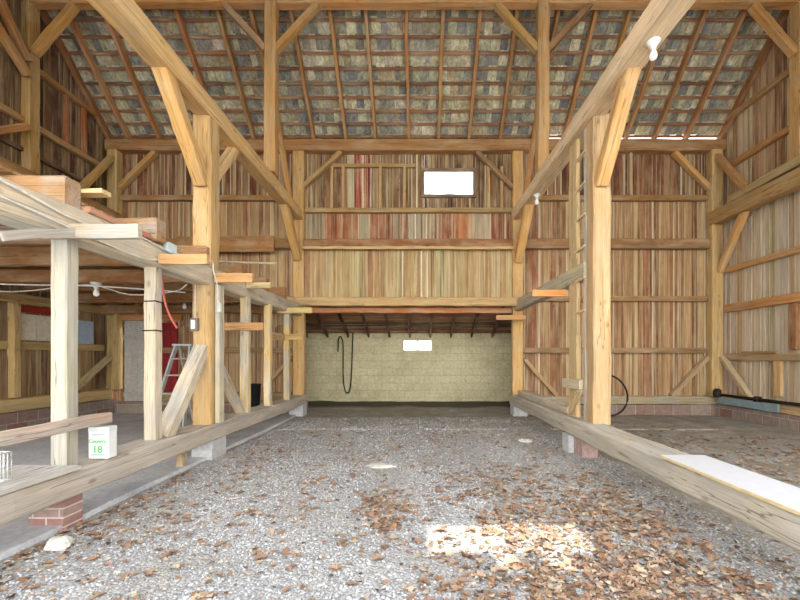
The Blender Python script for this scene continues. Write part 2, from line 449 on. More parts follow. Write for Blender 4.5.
ceil2 = struct(lr.build('ceiling_lean_to', M_BOARD, loc=(0, 9.3, 2.2)))
for k in range(12):
    X = -3.05 + .555 * k
    mb = MB(); mb.beam((X, 8.45, zl(8.45) - .06), (X, 10.05, zl(10.05) - .06), .05, .1, jit(S(92, 62, 50), .2)); mb.build('rafter', M_TIMBER, parent=ceil2)
mb = MB(); mb.beam((-4.6, 9.93, 1.99), (4.2, 9.93, 1.99), .12, .08, jit(S(120, 80, 56))); mb.build('wall_plate', M_TIMBER, parent=ceil2)

# windows
def window(name, x0, x1, z0, z1, y, col, t, mull, mat=M_TIMBER):
    mb = MB()
    mb.beam((x0 - t, y, z0 - t/2), (x1 + t, y, z0 - t/2), .06, t, col); mb.beam((x0 - t, y, z1 + t/2), (x1 + t, y, z1 + t/2), .06, t, col)
    mb.beam((x0 - t/2, y, z0), (x0 - t/2, y, z1), t, .06, col); mb.beam((x1 + t/2, y, z0), (x1 + t/2, y, z1), t, .06, col)
    w = struct(mb.build(name, mat))
    if mull:
        mb = MB(); mb.beam(((x0+x1)/2, y, z0), ((x0+x1)/2, y, z1), .03, .04, S(214, 214, 200), wob=.001); mb.build('mullion', M_PAINT, parent=w)
    xs = [x0, (x0+x1)/2, x1] if mull else [x0, x1]
    for a, b in zip(xs[:-1], xs[1:]):
        mb = MB(); mb.box((a, y + .01, z0), (b, y + .014, z1), (.5,)*3); mb.build('pane', M_GLASS, parent=w)
    return w
window('window_1', wx0, wx1, wz0, wz1, D1 - .02, S(120, 100, 84), .07, False)
window('window_2', vx0 + .03, vx1 - .03, vz0 + .03, vz1 - .03, YB + .05, S(190, 186, 164), .03, True, M_PAINT)

# door in the far left corner
mb = MB()
xx = -6.7
while xx < -5.95:
    mb.box((xx, D1 - .06, .12), (xx + .145, D1 - .03, 2.12), jit(S(196, 194, 188), .05, .02), 2); xx += .15
d1 = struct(mb.build('door_1', M_PAINT))
mb = MB(); mb.beam((-6.7, D1 - .075, 1.75), (-5.95, D1 - .075, 1.75), .03, .12, S(186, 184, 178)); mb.build('door_ledge', M_PAINT, parent=d1)
mb = MB(); mb.beam((-6.7, D1 - .075, .45), (-5.95, D1 - .075, .45), .03, .12, S(186, 184, 178)); mb.build('door_ledge', M_PAINT, parent=d1)
mb = MB(); mb.tube([(-6.05, D1 - .1, 1.05), (-6.05, D1 - .13, 1.08), (-6.05, D1 - .13, 1.2), (-6.05, D1 - .1, 1.23)], .01, S(60, 56, 52)); mb.build('door_handle', M_IRON, parent=d1)
mb = MB(); mb.beam((-6.8, D1 - .05, 2.2), (-5.4, D1 - .05, 2.2), .06, .14, ORANGE)
struct(mb.build('trim_1', M_TIMBER))
mb = MB()
for i in range(3): mb.box((-5.93 + i*.14, D1 - .05, .15), (-5.8 + i*.14, D1 - .02, 2.08), jit(S(150, 44, 44), .08), 2)
tag(mb.build('painted_boarding', M_PAINT), 'dark red painted board panel standing beside the grey door', 'panel')

# ---- roof
rb = MB()
dy = .245 / math.hypot(1, 1)
def roof_row(mb, yc, front, skip=None):
    z = zroof(yc)
    x = -7.25
    while x < 7.0:
        w = random.uniform(.1, .2)
        sh = random.uniform(-.01, .01)
        e = dy * .56
        y0, y1 = yc - e, yc + e
        if not (skip and skip(x + w/2, yc)) and not (yc > 8.335 and x > 2.6):
            zz0, zz1 = (zroof(y0) + .2, zroof(y1) + .2)
            lift = .012
            if y0 < 4.4 < y1: zz1 = zz0
            col = jit(random.choice([S(178, 172, 142), S(156, 154, 138), S(192, 186, 156), S(144, 142, 128), S(172, 156, 126), S(200, 194, 168), S(134, 134, 130)]), .18, .04)
            lo, hi = (0, lift) if not front else (lift, 0)
            mb.hexa([(x, y0, zz0 + lo*0 + sh), (x + w - .003, y0, zz0 + sh), (x + w - .003, y1, zz1 + lift + sh), (x, y1, zz1 + lift + sh),
                     (x, y0, zz0 + .012 + sh), (x + w - .003, y0, zz0 + .012 + sh), (x + w - .003, y1, zz1 + lift + .014 + sh), (x, y1, zz1 + lift + .014 + sh)], col, 1)
        x += w
yc = 4.4 + dy * .55; rows = []
while yc < 8.62:
    roof_row(rb, yc, False); rows.append(yc); yc += dy
for (xa, xb, ye) in ((-7.25, 2.6, 8.7), (2.6, 7.0, 8.41)):  # unseen backing sheet added above the shingles to stop daylight leaking through
    rb.hexa([(xa, 4.4, zroof(4.4) + .26), (xb, 4.4, zroof(4.4) + .26), (xb, ye, zroof(ye) + .26), (xa, ye, zroof(ye) + .26),
             (xa, 4.4, zroof(4.4) + .28), (xb, 4.4, zroof(4.4) + .28), (xb, ye, zroof(ye) + .28), (xa, ye, zroof(ye) + .28)], S(70, 66, 60), 1)
ceiling = struct(rb.build('ceiling', M_SHINGLE, loc=(0, 6.5, 7.6)))
for yc in rows:
    yb = yc + dy * .5
    if yb > 8.42: continue
    mb = MB(); mb.beam((-7.2, yb, zroof(yb) + .163), (6.95, yb, zroof(yb) + .163), .05, .035, jit(S(140, 98, 70), .2), up=(0, .707, .707), wob=.004)
    mb.build('batten', M_TIMBER, parent=ceiling)
SUNV = (.12, -.22, 1.0)
def sun_hole(x, y):  # invented gap in the unseen front shingles, shaped to throw the sun patch
    z = zroof(y) + .2
    gx, gy = x - SUNV[0] * z, y - SUNV[1] * z
    n = mnoise.noise(Vector((gx * 4, gy * 6, 3.1))) * .55 + mnoise.noise(Vector((gx * 11, gy * 11, 1.7))) * .5
    return ((gx - .58) / .62) ** 2 + ((gy - 2.62) / .32) ** 2 + n < 1
fb = MB(); yc = 4.4 - dy * .55
while yc > .12:  # unseen eave carried forward to keep sun off the nearest gravel
    roof_row(fb, yc, True, sun_hole); yc -= dy
struct(fb.build('ceiling_front', M_SHINGLE, loc=(0, 2.3, 7.6)))
mb = MB(); mb.box((BL, 8.47, 6.0), (2.6, 8.5, 6.42), BROWN, 0); struct(mb.build('trim_2', M_BOARD))
mb = MB(); mb.box((2.6, 8.47, 6.0), (BR, 8.5, 6.2), BROWN, 0); struct(mb.build('trim_3', M_BOARD))

# rafters
raf = [(-.28 + .7 * k) for k in range(-9, 10)]
names = {}
ordw = ['first', 'second', 'third', 'fourth', 'fifth', 'sixth', 'seventh', 'eighth', 'ninth']
lefts = sorted([x for x in raf if -6.7 < x < -2.9], reverse=True)
cents = [x for x in raf if -2.9 <= x <= 2.3]
rights = [x for x in raf if 2.3 < x < 6.6]
for i, x in enumerate(lefts): names[x] = f'old rafter under the shingles, {ordw[i]} to the left of the left roof post'
for i, x in enumerate(cents): names[x] = f'orange-brown rafter over the central aisle, {ordw[i]} counting from the left roof post'
for i, x in enumerate(rights): names[x] = f'old rafter under the shingles, {ordw[i]} to the right of the right roof post'
for x in lefts + cents + rights:
    xj = x + random.uniform(-.03, .03)
    timber('rafter', (xj, 8.52, zroof(8.52) + .07), (xj + random.uniform(-.04, .04), 4.42, zroof(4.42) + .07), .065, .14, jit(RAFT, .12, .08), names[x], 'rafter', 'rafters under the rear roof slope', up=(0, .707, .707))
for X, side in ((XL - .06, 'left'), (XR + .06, 'right')):
    timber('rafter', (X, 8.52, zroof(8.52) + .07), (X, 4.42, zroof(4.42) + .07), .07, .15, S(150, 98, 58), f'end rafter running up the roof edge against the {side} gable wall', 'rafter', 'rafters under the rear roof slope', up=(0, .707, .707))

# ---- long horizontal timbers
timber('purlin', (-7.05, 6.65, 7.7), (6.85, 6.65, 7.7), .17, .19, S(190, 142, 86), 'long squared purlin crossing the whole roof at the top of the view', 'beam')
timber('wall_plate', (-7.05, 8.36, 6.05), (6.85, 8.36, 6.05), .2, .26, S(168, 124, 78), 'long plate timber along the top of the rear wall under the rafters', 'beam')
TL = [(-2.775, .6, 4.49), (-2.75, 8.35, 4.49)]; TR = [(2.29, .6, 4.49), (2.2, 8.35, 4.49)]
timber('tie_beam', *TL, .24, .23, S(222, 184, 124), 'heavy golden tie beam running overhead along the left side of the aisle', 'beam')
timber('tie_beam', *TR, .26, .23, S(222, 198, 162), 'heavy greyish tie beam overhead on the right side carrying two bulbs', 'beam')
timber('tie_beam', (XR - .14, 1.0, 4.4), (XR - .14, 8.3, 4.4), .24, .3, S(184, 148, 96), 'thick tie beam along the right gable wall at loft height', 'beam')
timber('tie_beam', (XL + .14, 1.0, 4.4), (XL + .14, 8.3, 4.4), .22, .24, S(166, 124, 76), 'tie beam along the left gable wall behind the loft', 'beam')
timber('spare_timber', (XR - .2, 5.2, 4.75), (XR - .12, 7.9, 4.64), .1, .16, S(186, 160, 116), 'loose pale timber lying on top of the right gable tie beam', 'timber')
timber('header_beam', (-2.95, 8.2, 2.52), (2.32, 8.2, 2.52), .2, .19, S(196, 166, 112), 'pale header beam across the rear opening below the tan boards', 'beam')
timber('header_beam', (-2.6, 8.36, 2.35), (2.06, 8.36, 2.35), .12, .12, S(176, 112, 72), 'thin reddish header just under the pale beam over the opening', 'beam')
timber('girt_beam', (-2.6, 8.33, 3.83), (2.08, 8.33, 3.83), .16, .22, S(142, 98, 62), 'dark rough timber across the aisle end above the tan boards', 'beam')
timber('girt_beam', (-2.6, 8.22, 3.725), (2.08, 8.22, 3.725), .05, .06, S(206, 172, 118), 'thin pale strip along the foot of the dark rough timber', 'strip')
timber('loft_girder', (-2.79, 1.0, 2.34), (-2.76, 8.3, 2.34), .24, .24, S(206, 190, 160), 'long weathered girder carrying the low loft along the left of the aisle', 'beam', mat=M_GREYT)
timber('side_girt', (2.27, 4.95, 2.47), (2.2, 8.3, 2.45), .16, .23, S(186, 170, 142), 'grey girt running from the right front post back to the rear post', 'beam', mat=M_GREYT)
timber('sill_beam', (-2.81, .8, .335), (-2.74, 8.45, .335), .32, .21, S(184, 174, 156), 'weathered sill beam on piers along the left edge of the gravel aisle', 'beam', mat=M_GREYT, wob=.01)
timber('sill_beam', (2.235, .8, .335), (2.2, 8.45, .335), .32, .22, S(184, 174, 156), 'weathered sill beam along the right edge of the aisle under the white board', 'beam', mat=M_GREYT, wob=.01)
timber('sleeper', (2.3, 5.55, .505), (2.24, 8.1, .515), .2, .12, S(190, 178, 156), 'short grey sleeper lying on the rear half of the right sill', 'timber', mat=M_GREYT, wob=.01)
timber('wall_sill', (2.35, 8.37, .33), (XR - .05, 8.37, .33), .18, .18, S(178, 160, 128), 'sill timber at the foot of the rear wall in the right bay', 'beam', mat=M_GREYT)
timber('wall_sill', (-5.85, 8.37, .4), (-2.9, 8.37, .4), .18, .2, S(160, 134, 96), 'sill timber at the foot of the rear wall in the left bay', 'beam')
timber('wall_sill', (XR, 1.2, .35), (XR, 8.25, .35), .22, .17, S(196, 164, 120), 'sill timber along the foot of the right gable wall', 'beam')
timber('wall_sill', (XL - .02, 1.2, .48), (XL - .02, 8.25, .48), .24, .22, S(196, 168, 116), 'sill timber on brick along the foot of the left gable wall', 'beam')
timber('blue_board', (XR - .19, 6.75, .36), (XR - .19, 8.12, .36), .04, .15, S(132, 150, 156), 'faded blue-grey board fixed along the right gable sill', 'board', mat=M_PAINT)
tb = MB(); tb.box((XR - .215, 6.9, .33), (XR - .21, 6.96, .39), S(60, 60, 60))

# ---- posts
timber('post', (-2.783, 4.815, .43), (-2.783, 4.815, 4.4), .235, .23, S(196, 158, 108), 'stout golden post on the left sill with a switch box on its face', 'post', up=(0, 1, 0))
timber('post', (2.322, 4.815, .43), (2.322, 4.815, 4.4), .225, .23, S(190, 156, 112), 'stout golden post on the right sill beside the ladder', 'post', up=(0, 1, 0))
timber('post', (-2.735, 8.38, .44), (-2.735, 8.38, 5.95), .25, .16, S(202, 162, 102), 'rear post at the left end of the wide rear opening', 'post', up=(0, 1, 0))
timber('post', (2.2, 8.38, .44), (2.2, 8.38, 5.95), .24, .16, S(206, 166, 106), 'rear post at the right end of the wide rear opening', 'post', up=(0, 1, 0))
timber('post', (-2.68, 6.65, 4.6), (-2.66, 6.65, 7.62), .2, .2, S(190, 148, 92), 'left roof post standing on the golden tie beam up to the purlin', 'post', up=(0, 1, 0))
timber('post', (2.2, 6.65, 4.6), (2.2, 6.65, 7.62), .2, .2, S(186, 142, 88), 'right roof post standing on the greyish tie beam up to the purlin', 'post', up=(0, 1, 0))
timber('post', (XR - .1, 8.33, .42), (XR - .1, 8.33, 5.93), .25, .2, S(200, 164, 110), 'corner post where the rear wall meets the right gable', 'post', up=(0, 1, 0))
timber('post', (XL + .08, 8.33, .58), (XL + .08, 8.33, 5.93), .22, .2, S(192, 162, 108), 'corner post where the rear wall meets the left gable', 'post', up=(0, 1, 0))
timber('post', (XR + .06, 6.65, 4.55), (XR + .06, 6.65, 7.62), .13, .2, S(196, 154, 96), 'gable post standing on the tie beam at the right edge of the view', 'post', up=(0, 1, 0))
timber('post', (XL - .05, 6.65, 4.52), (XL - .05, 6.65, 7.62), .16, .2, S(186, 146, 84), 'gable post rising to the purlin near the left edge of the view', 'post', up=(0, 1, 0))

# ---- braces
def brace(p0, p1, w, h, col, label, up=(1, 0, 0), mat=None):
    return timber('brace', p0, p1, w, h, col, label, 'brace', up=up, mat=mat)
brace((-2.78, 4.72, 3.5), (-2.78, 3.98, 4.42), .15, .16, S(206, 158, 96), 'thick bright brace on the near side of the left golden post')
brace((2.3, 4.72, 3.5), (2.28, 3.98, 4.42), .15, .16, S(204, 160, 100), 'thick bright brace on the near side of the right golden post')
brace((-2.77, 4.9, 3.6), (-2.77, 5.5, 4.4), .11, .13, S(214, 184, 132), 'short pale brace behind the left golden post up to the tie beam')
brace((-2.74, 8.3, 3.5), (-2.76, 7.5, 4.42), .16, .16, S(196, 152, 92), 'knee brace from the left rear post forward to the golden tie beam')
brace((2.2, 8.3, 3.45), (2.21, 7.5, 4.42), .17, .18, S(204, 158, 92), 'knee brace from the right rear post forward to the greyish tie beam')
brace((-2.7, 6.72, 6.25), (-2.74, 7.85, 4.58), .08, .1, S(190, 138, 76), 'slim brace from the left roof post down to the golden tie beam')
brace((2.22, 6.72, 6.25), (2.21, 7.85, 4.58), .08, .1, S(180, 128, 76), 'slim brace from the right roof post down to the greyish tie beam')
U = (0, 1, 0)
brace((-2.6, 6.65, 6.8), (-1.85, 6.65, 7.62), .11, .12, S(190, 142, 82), 'brace from the left roof post to the purlin on the aisle side', U)
brace((-2.76, 6.65, 6.8), (-3.5, 6.65, 7.62), .11, .12, S(166, 136, 100), 'brace from the left roof post to the purlin on the loft side', U)
brace((2.12, 6.65, 6.8), (1.38, 6.65, 7.62), .11, .12, S(188, 146, 86), 'brace from the right roof post to the purlin on the aisle side', U)
brace((2.28, 6.65, 6.8), (3.05, 6.65, 7.62), .11, .12, S(150, 112, 76), 'brace from the right roof post to the purlin on the gable side', U)
brace((XL + .02, 6.65, 6.75), (XL + .75, 6.65, 7.62), .12, .13, S(190, 144, 78), 'brace from the left gable post up to the purlin', U)
brace((XR - .0, 6.65, 6.75), (XR - .76, 6.65, 7.62), .12, .13, S(200, 150, 88), 'brace from the right gable post up to the purlin', U)
brace((XL + .15, 8.36, 5.1), (XL + .98, 8.36, 5.93), .1, .13, S(196, 150, 86), 'brace in the rear wall beside the left corner post', U)
brace((XR - .2, 8.36, 5.1), (XR - 1.0, 8.36, 5.93), .1, .13, S(206, 158, 92), 'brace in the rear wall beside the right corner post', U)
brace((-2.62, 8.36, 5.15), (-1.78, 8.36, 5.93), .1, .12, S(182, 142, 84), 'brace in the rear wall right of the left rear post', U)
brace((2.1, 8.36, 5.12), (1.28, 8.36, 5.93), .1, .12, S(150, 114, 78), 'brace in the rear wall left of the right rear post', U)
brace((XR - .12, 8.24, 5.78), (XR - .14, 7.45, 4.68), .11, .12, S(186, 142, 92), 'brace from the right corner post down onto the gable tie beam')
brace((XR - .06, 8.24, 3.2), (XR - .1, 7.55, 4.28), .12, .13, S(206, 162, 98), 'brace from the right corner post up under the gable tie beam')
brace((XL + .1, 8.24, 5.75), (XL + .1, 7.4, 4.6), .11, .12, S(190, 150, 92), 'brace from the left corner post down onto the gable tie beam')
brace((XL + .05, 6.5, 6.5), (XL + .05, 5.72, 7.7), .12, .12, S(168, 118, 70), 'brace from the left gable post up towards the ridge')
brace((XL + .05, 6.5, 6.25), (XL + .05, 5.3, 7.4), .11, .12, S(178, 128, 72), 'lower brace on the left gable post sloping up towards the door')
brace((XL + .05, 6.5, 5.35), (XL + .05, 5.5, 4.6), .11, .12, S(178, 130, 76), 'brace from the left gable post down to the tie beam near the view edge')
brace((XR - .22, 8.37, 1.3), (XR - 1.05, 8.37, .42), .09, .12, S(184, 158, 122), 'low brace in the rear wall left of the right corner post', U)
brace((XR - .02, 8.22, 1.3), (XR - .02, 7.5, .44), .09, .12, S(190, 168, 134), 'low brace in the gable wall right of the right corner post')
brace((XL + .06, 8.22, 1.3), (XL + .06, 7.3, .6), .09, .12, S(190, 170, 128), 'low brace in the left gable wall beside the corner post')
brace((2.36, 8.37, 1.25), (3.1, 8.37, .42), .08, .1, S(176, 138, 94), 'low brace in the rear wall right of the right rear post', U)
brace((-2.9, 8.37, 1.3), (-3.6, 8.37, .5), .08, .1, S(160, 126, 84), 'low brace in the rear wall left of the left rear post', U)
brace((-2.78, 4.72, 1.42), (-2.78, 4.0, .42), .14, .16, S(206, 192, 164), 'broad weathered brace from the left golden post forward to the sill', mat=M_GREYT)
brace((-2.76, 4.92, 1.32), (-2.76, 5.72, .42), .1, .12, S(200, 184, 150), 'brace from the left golden post back to the sill', mat=M_GREYT)

# ---- studs on the left sill
def stud(x, y, z0, z1, w, h, col, label, mat=M_GREYT):
    return timber('stud', (x, y, z0), (x, y, z1), w, h, col, label, 'post', 'studs between the left sill and the loft girder', up=(0, 1, 0), mat=mat, wob=.004)
stud(-2.785, 2.9, .44, 2.23, .125, .11, S(178, 168, 148), 'nearest weathered white stud on the left sill, behind the reddish rail')
s2 = stud(-2.77, 3.84, .44, 2.23, .12, .11, S(192, 178, 152), 'weathered stud on the left sill with two dark straps')
for z in (1.87, 1.57):
    mb = MB(); c = Vector((-2.77, 3.84, z)); a = .066; b = .06
    mb.tube([c + Vector(q) for q in ((-a, -b, 0), (a, -b, .004), (a, b, 0), (-a, b, .004), (-a, -b, .002))], .006, S(40, 36, 34)); mb.build('strap', M_IRON, parent=s2)
stud(-2.7, 5.72, .44, 2.23, .13, .1, S(212, 188, 138), 'stud on the left sill next behind the golden post')
stud(-2.69, 6.55, .44, 2.23, .12, .1, S(210, 182, 128), 'stud on the left sill in front of the black bin')
stud(-2.68, 7.45, .44, 2.23, .11, .09, S(206, 174, 112), 'rearmost thin stud on the left sill beside the rear post')
stud(-2.62, 4.84, .44, 2.23, .06, .12, S(202, 190, 160), 'narrow grey plank upright nailed to the side of the left golden post')

# ---- low loft on the left
jy = [2.9, 3.76, 4.7, 5.62, 6.5, 7.4]
jl = ['nearest thick loft joist with its sawn end over the girder', 'second thick loft joist with its sawn end over the girder', 'loft joist over the left golden post', 'fourth loft joist back from the viewer', 'fifth loft joist back, above the black bin', 'rearmost loft joist close to the rear wall']
for y, l in zip(jy, jl):
    timber('joist', mat=M_GREYT if y < 4 else M_TIMBER, p0=(XL + .05, y, 2.58), p1= ((-2.72 if y < 3 else -2.63) if y < 4 else -2.68, y, 2.58), w=.14 if y < 4 else .12, h=.23, col=S(164, 128, 88) if y < 4 else S(150, 108, 66), label=l, cat='joist', group='joists of the low loft on the left')
mb = MB(); x = XL
x = 1.6
while x < 8.2:
    w = random.uniform(.18, .28)
    mb.box((XL - .05, x, 2.7), (-3.1, x + w - .008, 2.725), jit(S(140, 102, 66), .18, .06), 0); x += w
tag(mb.build('loft_deck', M_BOARD), 'brown plank deck of the low loft over the left bay', 'deck')
for i, (y, z, x0, x1, l) in enumerate(((7.9, 2.32, -6.8, -3.0, 'dark beam under the back edge of the loft deck'), (6.9, 2.4, -6.8, -2.92, 'dark beam under the middle of the loft deck'), (5.2, 2.43, -6.8, -2.92, 'rough dark beam under the loft deck near the bulb'))):
    timber('beam', (x0, y, z), (x1, y, z), .14, .18, S(140, 96, 56), l, 'beam')
timber('beam', (XL + .1, 1.6, 2.3), (XL + .1, 8.2, 2.3), .16, .16, S(180, 150, 100), 'pale beam along the left gable wall under the loft', 'beam')
def cleat(x0, x1, y, z, h, col, label, th=.045, mat=None):
    return timber('cleat', (x0, y, z), (x1, y, z), th, h, col, label, 'board', up=(0, 0, 1), mat=mat, wob=.003)
cleat(-2.88, -2.13, 2.815, 2.255, .11, S(184, 170, 144), 'pale short board nailed across the top of the nearest stud', mat=M_GREYT)
cleat(-2.64, -2.15, 3.75, 2.29, .1, S(200, 150, 98), 'orange short board nailed at the top of the strapped stud')
cleat(-2.64, -2.15, 4.76, 2.315, .12, S(200, 150, 98), 'orange short board below the girder just behind the golden post')
cleat(-2.64, -2.27, 5.64, 2.39, .085, S(200, 172, 128), 'small pale short board at the top of the stud behind the golden post')
cleat(-2.84, -2.15, 7.37, 2.23, .115, S(206, 182, 120), 'pale short board at the top of the rearmost thin stud')
cleat(-2.97, -2.39, 5.64, 1.765, .12, S(200, 150, 98), 'orange short rail crossing the stud behind the golden post')
cleat(-2.94, -2.34, 7.37, 1.7, .115, S(204, 168, 102), 'yellowish short rail crossing the rearmost thin stud')
timber('rail_board', (-2.72, 6.6, 1.72), (-2.7, 7.4, 1.7), .03, .1, S(176, 150, 108), 'short brown rail joining the two rearmost studs', 'board')
timber('lath', (-2.6, 2.3, 2.05), (-2.615, 2.86, 2.27), .02, .06, S(176, 168, 152), 'thin grey lath sloping up to the top of the nearest stud', 'board', mat=M_GREYT)
timber('girder_plank', (-2.72, 2.98, 2.49), (-2.72, 3.66, 2.49), .12, .05, S(178, 116, 92), 'reddish plank lying on the girder between the two thick joist ends', 'board')
timber('plank_end', (-3.2, 3.02, 2.64), (-2.56, 3.02, 2.64), .1, .035, S(214, 186, 134), 'thin pale plank end lying beside the nearest thick joist', 'board')
cleat(1.66, 2.3, 8.06, 2.16, .1, S(200, 150, 98), 'orange board fixed under the header by the right rear post')
cleat(1.64, 2.14, 5.42, 2.235, .1, S(210, 142, 76), 'bright orange short board by the ladder under the right girt')
timber('wide_plank', (-5.4, 8.24, 3.8), (-3.25, 8.24, 3.82), .05, .36, S(160, 116, 72), 'wide brown plank fixed high on the rear wall left of the rear post', 'board')
mb = MB(); mb.tube([P(205, 261, 7.6), P(245, 262.5, 7.6), P(276, 263.5, 7.6)], .022, S(200, 190, 165))
tag(mb.build('pole', M_PAINT), 'thin pale pole above the loft in front of the rear wall', 'pole')
timber('rail_board', (-2.69, 1.75, .78), (-2.695, 3.22, .775), .035, .095, S(184, 158, 140), 'reddish weathered rail nailed low across the nearest left stud', 'board', mat=M_GREYT)
mb = MB(); mb.box((-3.25, 1.3, .442), (-2.6, 2.84, .47), S(186, 182, 174), 1)
tag(mb.build('plank', M_GREYT), 'grey weathered plank lying on the left sill under the wire crate', 'board')

# left gable under the loft
mb = MB(); mb.box((BL + .02, 6.46, 1.6), (BL + .05, 6.8, 2.07), S(238, 232, 210), 2); mb.box((BL + .02, 6.81, 1.6), (BL + .05, 7.25, 2.07), S(232, 226, 206), 2)
tag(mb.build('whitewashed_boarding', M_PAINT), 'whitewashed boarded panel on the left wall under the loft', 'panel')
mb = MB(); mb.box((BL + .02, 6.35, 2.1), (BL + .05, 7.3, 2.22), S(164, 54, 44), 1)
tag(mb.build('red_board', M_PAINT), 'red painted board above the whitewashed panel on the left wall', 'board')
mb = MB(); mb.box((BL + .025, 7.58, 1.56), (BL + .06, 7.98, 2.06), S(180, 204, 226), 2)  # opaque panel standing for a window pane, sky blue put into its colour
tag(mb.build('blue_pane_panel', M_PAINT), 'pale blue panel in place of a pane on the left wall near the corner post', 'panel')
timber('stud', (XL, 6.34, .6), (XL, 6.34, 2.24), .12, .12, S(196, 164, 112), 'stud in the left gable wall beside the whitewashed panel', 'post', up=(0, 1, 0))
timber('stud', (-4.72, 8.38, .5), (-4.72, 8.38, 2.5), .16, .1, S(182, 156, 112), 'stud in the rear wall behind the stepladder', 'post', up=(0, 1, 0))

# ---- ladder fixed beside the right golden post
lad = empty('ladder', (2.24, 5.2, .44), 'tall fixed wooden ladder beside the right golden post', 'ladder')
mb = MB(); mb.beam((2.225, 5.33, .44), (2.225, 5.33, 4.37), .05, .26, S(206, 178, 130), up=(0, 1, 0)); mb.build('rail', M_TIMBER, parent=lad)
mb = MB(); mb.beam((2.235, 4.965, .44), (2.235, 4.965, 4.37), .05, .07, S(200, 186, 160), up=(0, 1, 0)); mb.build('rail', M_GREYT, parent=lad)
for z in (4.06, 3.64, 3.22, 2.79, 2.37, 1.93):
    mb = MB(); mb.beam((2.215, 4.94, z), (2.215, 5.26, z - .01), .045, .03, S(214, 192, 150), wob=.002); mb.build('rung', M_TIMBER, parent=lad)
mb = MB(); mb.beam((2.16, 4.96, .93), (2.14, 5.52, .92), .05, .13, S(208, 190, 158)); mb.build('block', M_GREYT, parent=lad)
mb = MB(); mb.beam((2.17, 5.0, .86), (2.17, 5.34, .52), .05, .06, S(206, 180, 136)); mb.build('diagonal', M_TIMBER, parent=lad)
mb = MB(); mb.beam((2.24, 5.27, .44), (2.24, 5.27, 1.6), .05, .12, S(204, 186, 150), up=(0, 1, 0)); mb.build('patch_board', M_TIMBER, parent=lad)

# ---- piers, stones, curb
def pier(x, y, sx, sy, mat, label, z1=.235):
    mb = MB(); mb.box((x - sx/2, y - sy/2, -.05), (x + sx/2, y + sy/2, z1), (.5,)*3)
    return tag(mb.build('pier', mat), label, 'pier')
pier(-2.81, 2.86, .26, .16, M_PIER, 'red brick pier under the near end of the left sill')
pier(-2.76, 4.85, .26, .34, M_CONC, 'grey concrete pier under the left golden post')
pier(-2.72, 8.25, .3, .3, M_CONC, 'concrete pier under the left rear post')
p = pier(2.19, 4.9, .2, .26, plain('pink_brick', S(168, 142, 134), .9, 0, .25, 20, .4), 'pinkish brick pier under the right golden post')
pier(2.2, 8.25, .3, .3, M_CONC, 'concrete pier under the right rear post')
pier(2.2, 1.5, .26, .3, M_CONC, 'concrete pier under the near end of the right sill')
pier(2.12, 5.14, .2, .22, M_CONC, 'pale concrete block just behind the pinkish brick pier')
timber('prop', (-2.78, 4.3, -.02), (-2.78, 4.3, .24), .08, .08, S(170, 150, 120), 'short wooden prop under the left sill beside the concrete pier', 'prop', up=(0, 1, 0))
def rock(c, r, label, mat, seed, flat=.6, name='stone'):
    mb = MB(); n, m = 14, 8; vs, gs = [], []
    for i in range(m + 1):
        for k in range(n):
            th, ph = math.pi * i / m, 2 * math.pi * k / n
            d = Vector((math.sin(th) * math.cos(ph), math.sin(th) * math.sin(ph), math.cos(th) * flat))
            q = d * (1 + .35 * mnoise.noise(d * 1.6 + Vector((seed, 0, 0))))
            vs.append(Vector(c) + Vector((q.x * r[0], q.y * r[1], q.z * r[2]))); gs.append(q)
    fs = [(i*n+k, (i+1)*n+k, (i+1)*n+(k+1) % n, i*n+(k+1) % n) for i in range(m) for k in range(n)]
    mb.add(vs, fs, gs, (.5,)*3); return tag(mb.build(name, mat), label, 'stone')
rock((-2.46, 2.52, .03), (.085, .07, .07), 'pale chunk of rock on the gravel near the left brick pier', M_STONE, 3)
rock((-.45, 4.42, .0), (.2, .1, .035), 'flat pale stone lying in the middle of the gravel aisle', M_STONE, 9)
rock((1.62, 5.7, .01), (.11, .07, .05), 'small pale stone by the right sill behind the ladder foot', M_STONE, 12)

# ---- white board on the right sill
mb = MB(); mb.beam((2.215, 1.35, .462), (2.215, 3.13, .462), .37, .022, S(205, 205, 206), cham=.002, wob=0)
o = tag(mb.build('white_board', plain('white_laminate', S(206, 207, 210), .4, 0, .03)), 'long white laminate board lying on the right sill', 'board')
mb = MB(); mb.beam((2.028, 1.35, .462), (2.028, 3.13, .462), .004, .02, S(206, 186, 140), cham=.0005, wob=0); mb.build('chipboard_edge', M_PAINT, parent=o)

# ---- white square jug on the left sill
jx, jyy, jz = -2.7, 3.15, .445
jug = empty('container', (jx, jyy, jz), 'white square plastic container with green lettering on the left sill', 'container')
mb = MB(); w = .085; hh = .24
prof = [(w - .006, 0), (w, .008), (w, hh), (w - .004, hh + .01)]
ring = []
def sq(hw, z, r=.014):
    pts = []
    for (cx, cy, a0) in ((1, 1, 0), (-1, 1, 90), (-1, -1, 180), (1, -1, 270)):
        for t in (0, 30, 60, 90):
            a = math.radians(a0 + t); pts.append(Vector((jx + cx * (hw - r) + r * math.cos(a), jyy + (cy * (hw - r) + r * math.sin(a)) * .55, jz + z)))
    return pts
rings = [sq(w - .006, 0), sq(w, .008), sq(w, hh), sq(w - .003, hh + .006)]
vs = [q for r in rings for q in r]; n = 16
fs = [tuple(range(n - 1, -1, -1)), tuple(range(3 * n, 4 * n))] + [(i*n+k, i*n+(k+1) % n, (i+1)*n+(k+1) % n, (i+1)*n+k) for i in range(3) for k in range(n)]
mb.add(vs, fs, [(0, 0, 0)] * len(vs), S(240, 240, 236)); mb.build('body', M_WHITE, parent=jug)
mb = MB(); rings = [sq(w + .003, hh - .012), sq(w + .003, hh + .022), sq(w - .004, hh + .028)]
vs = [q for r in rings for q in r]
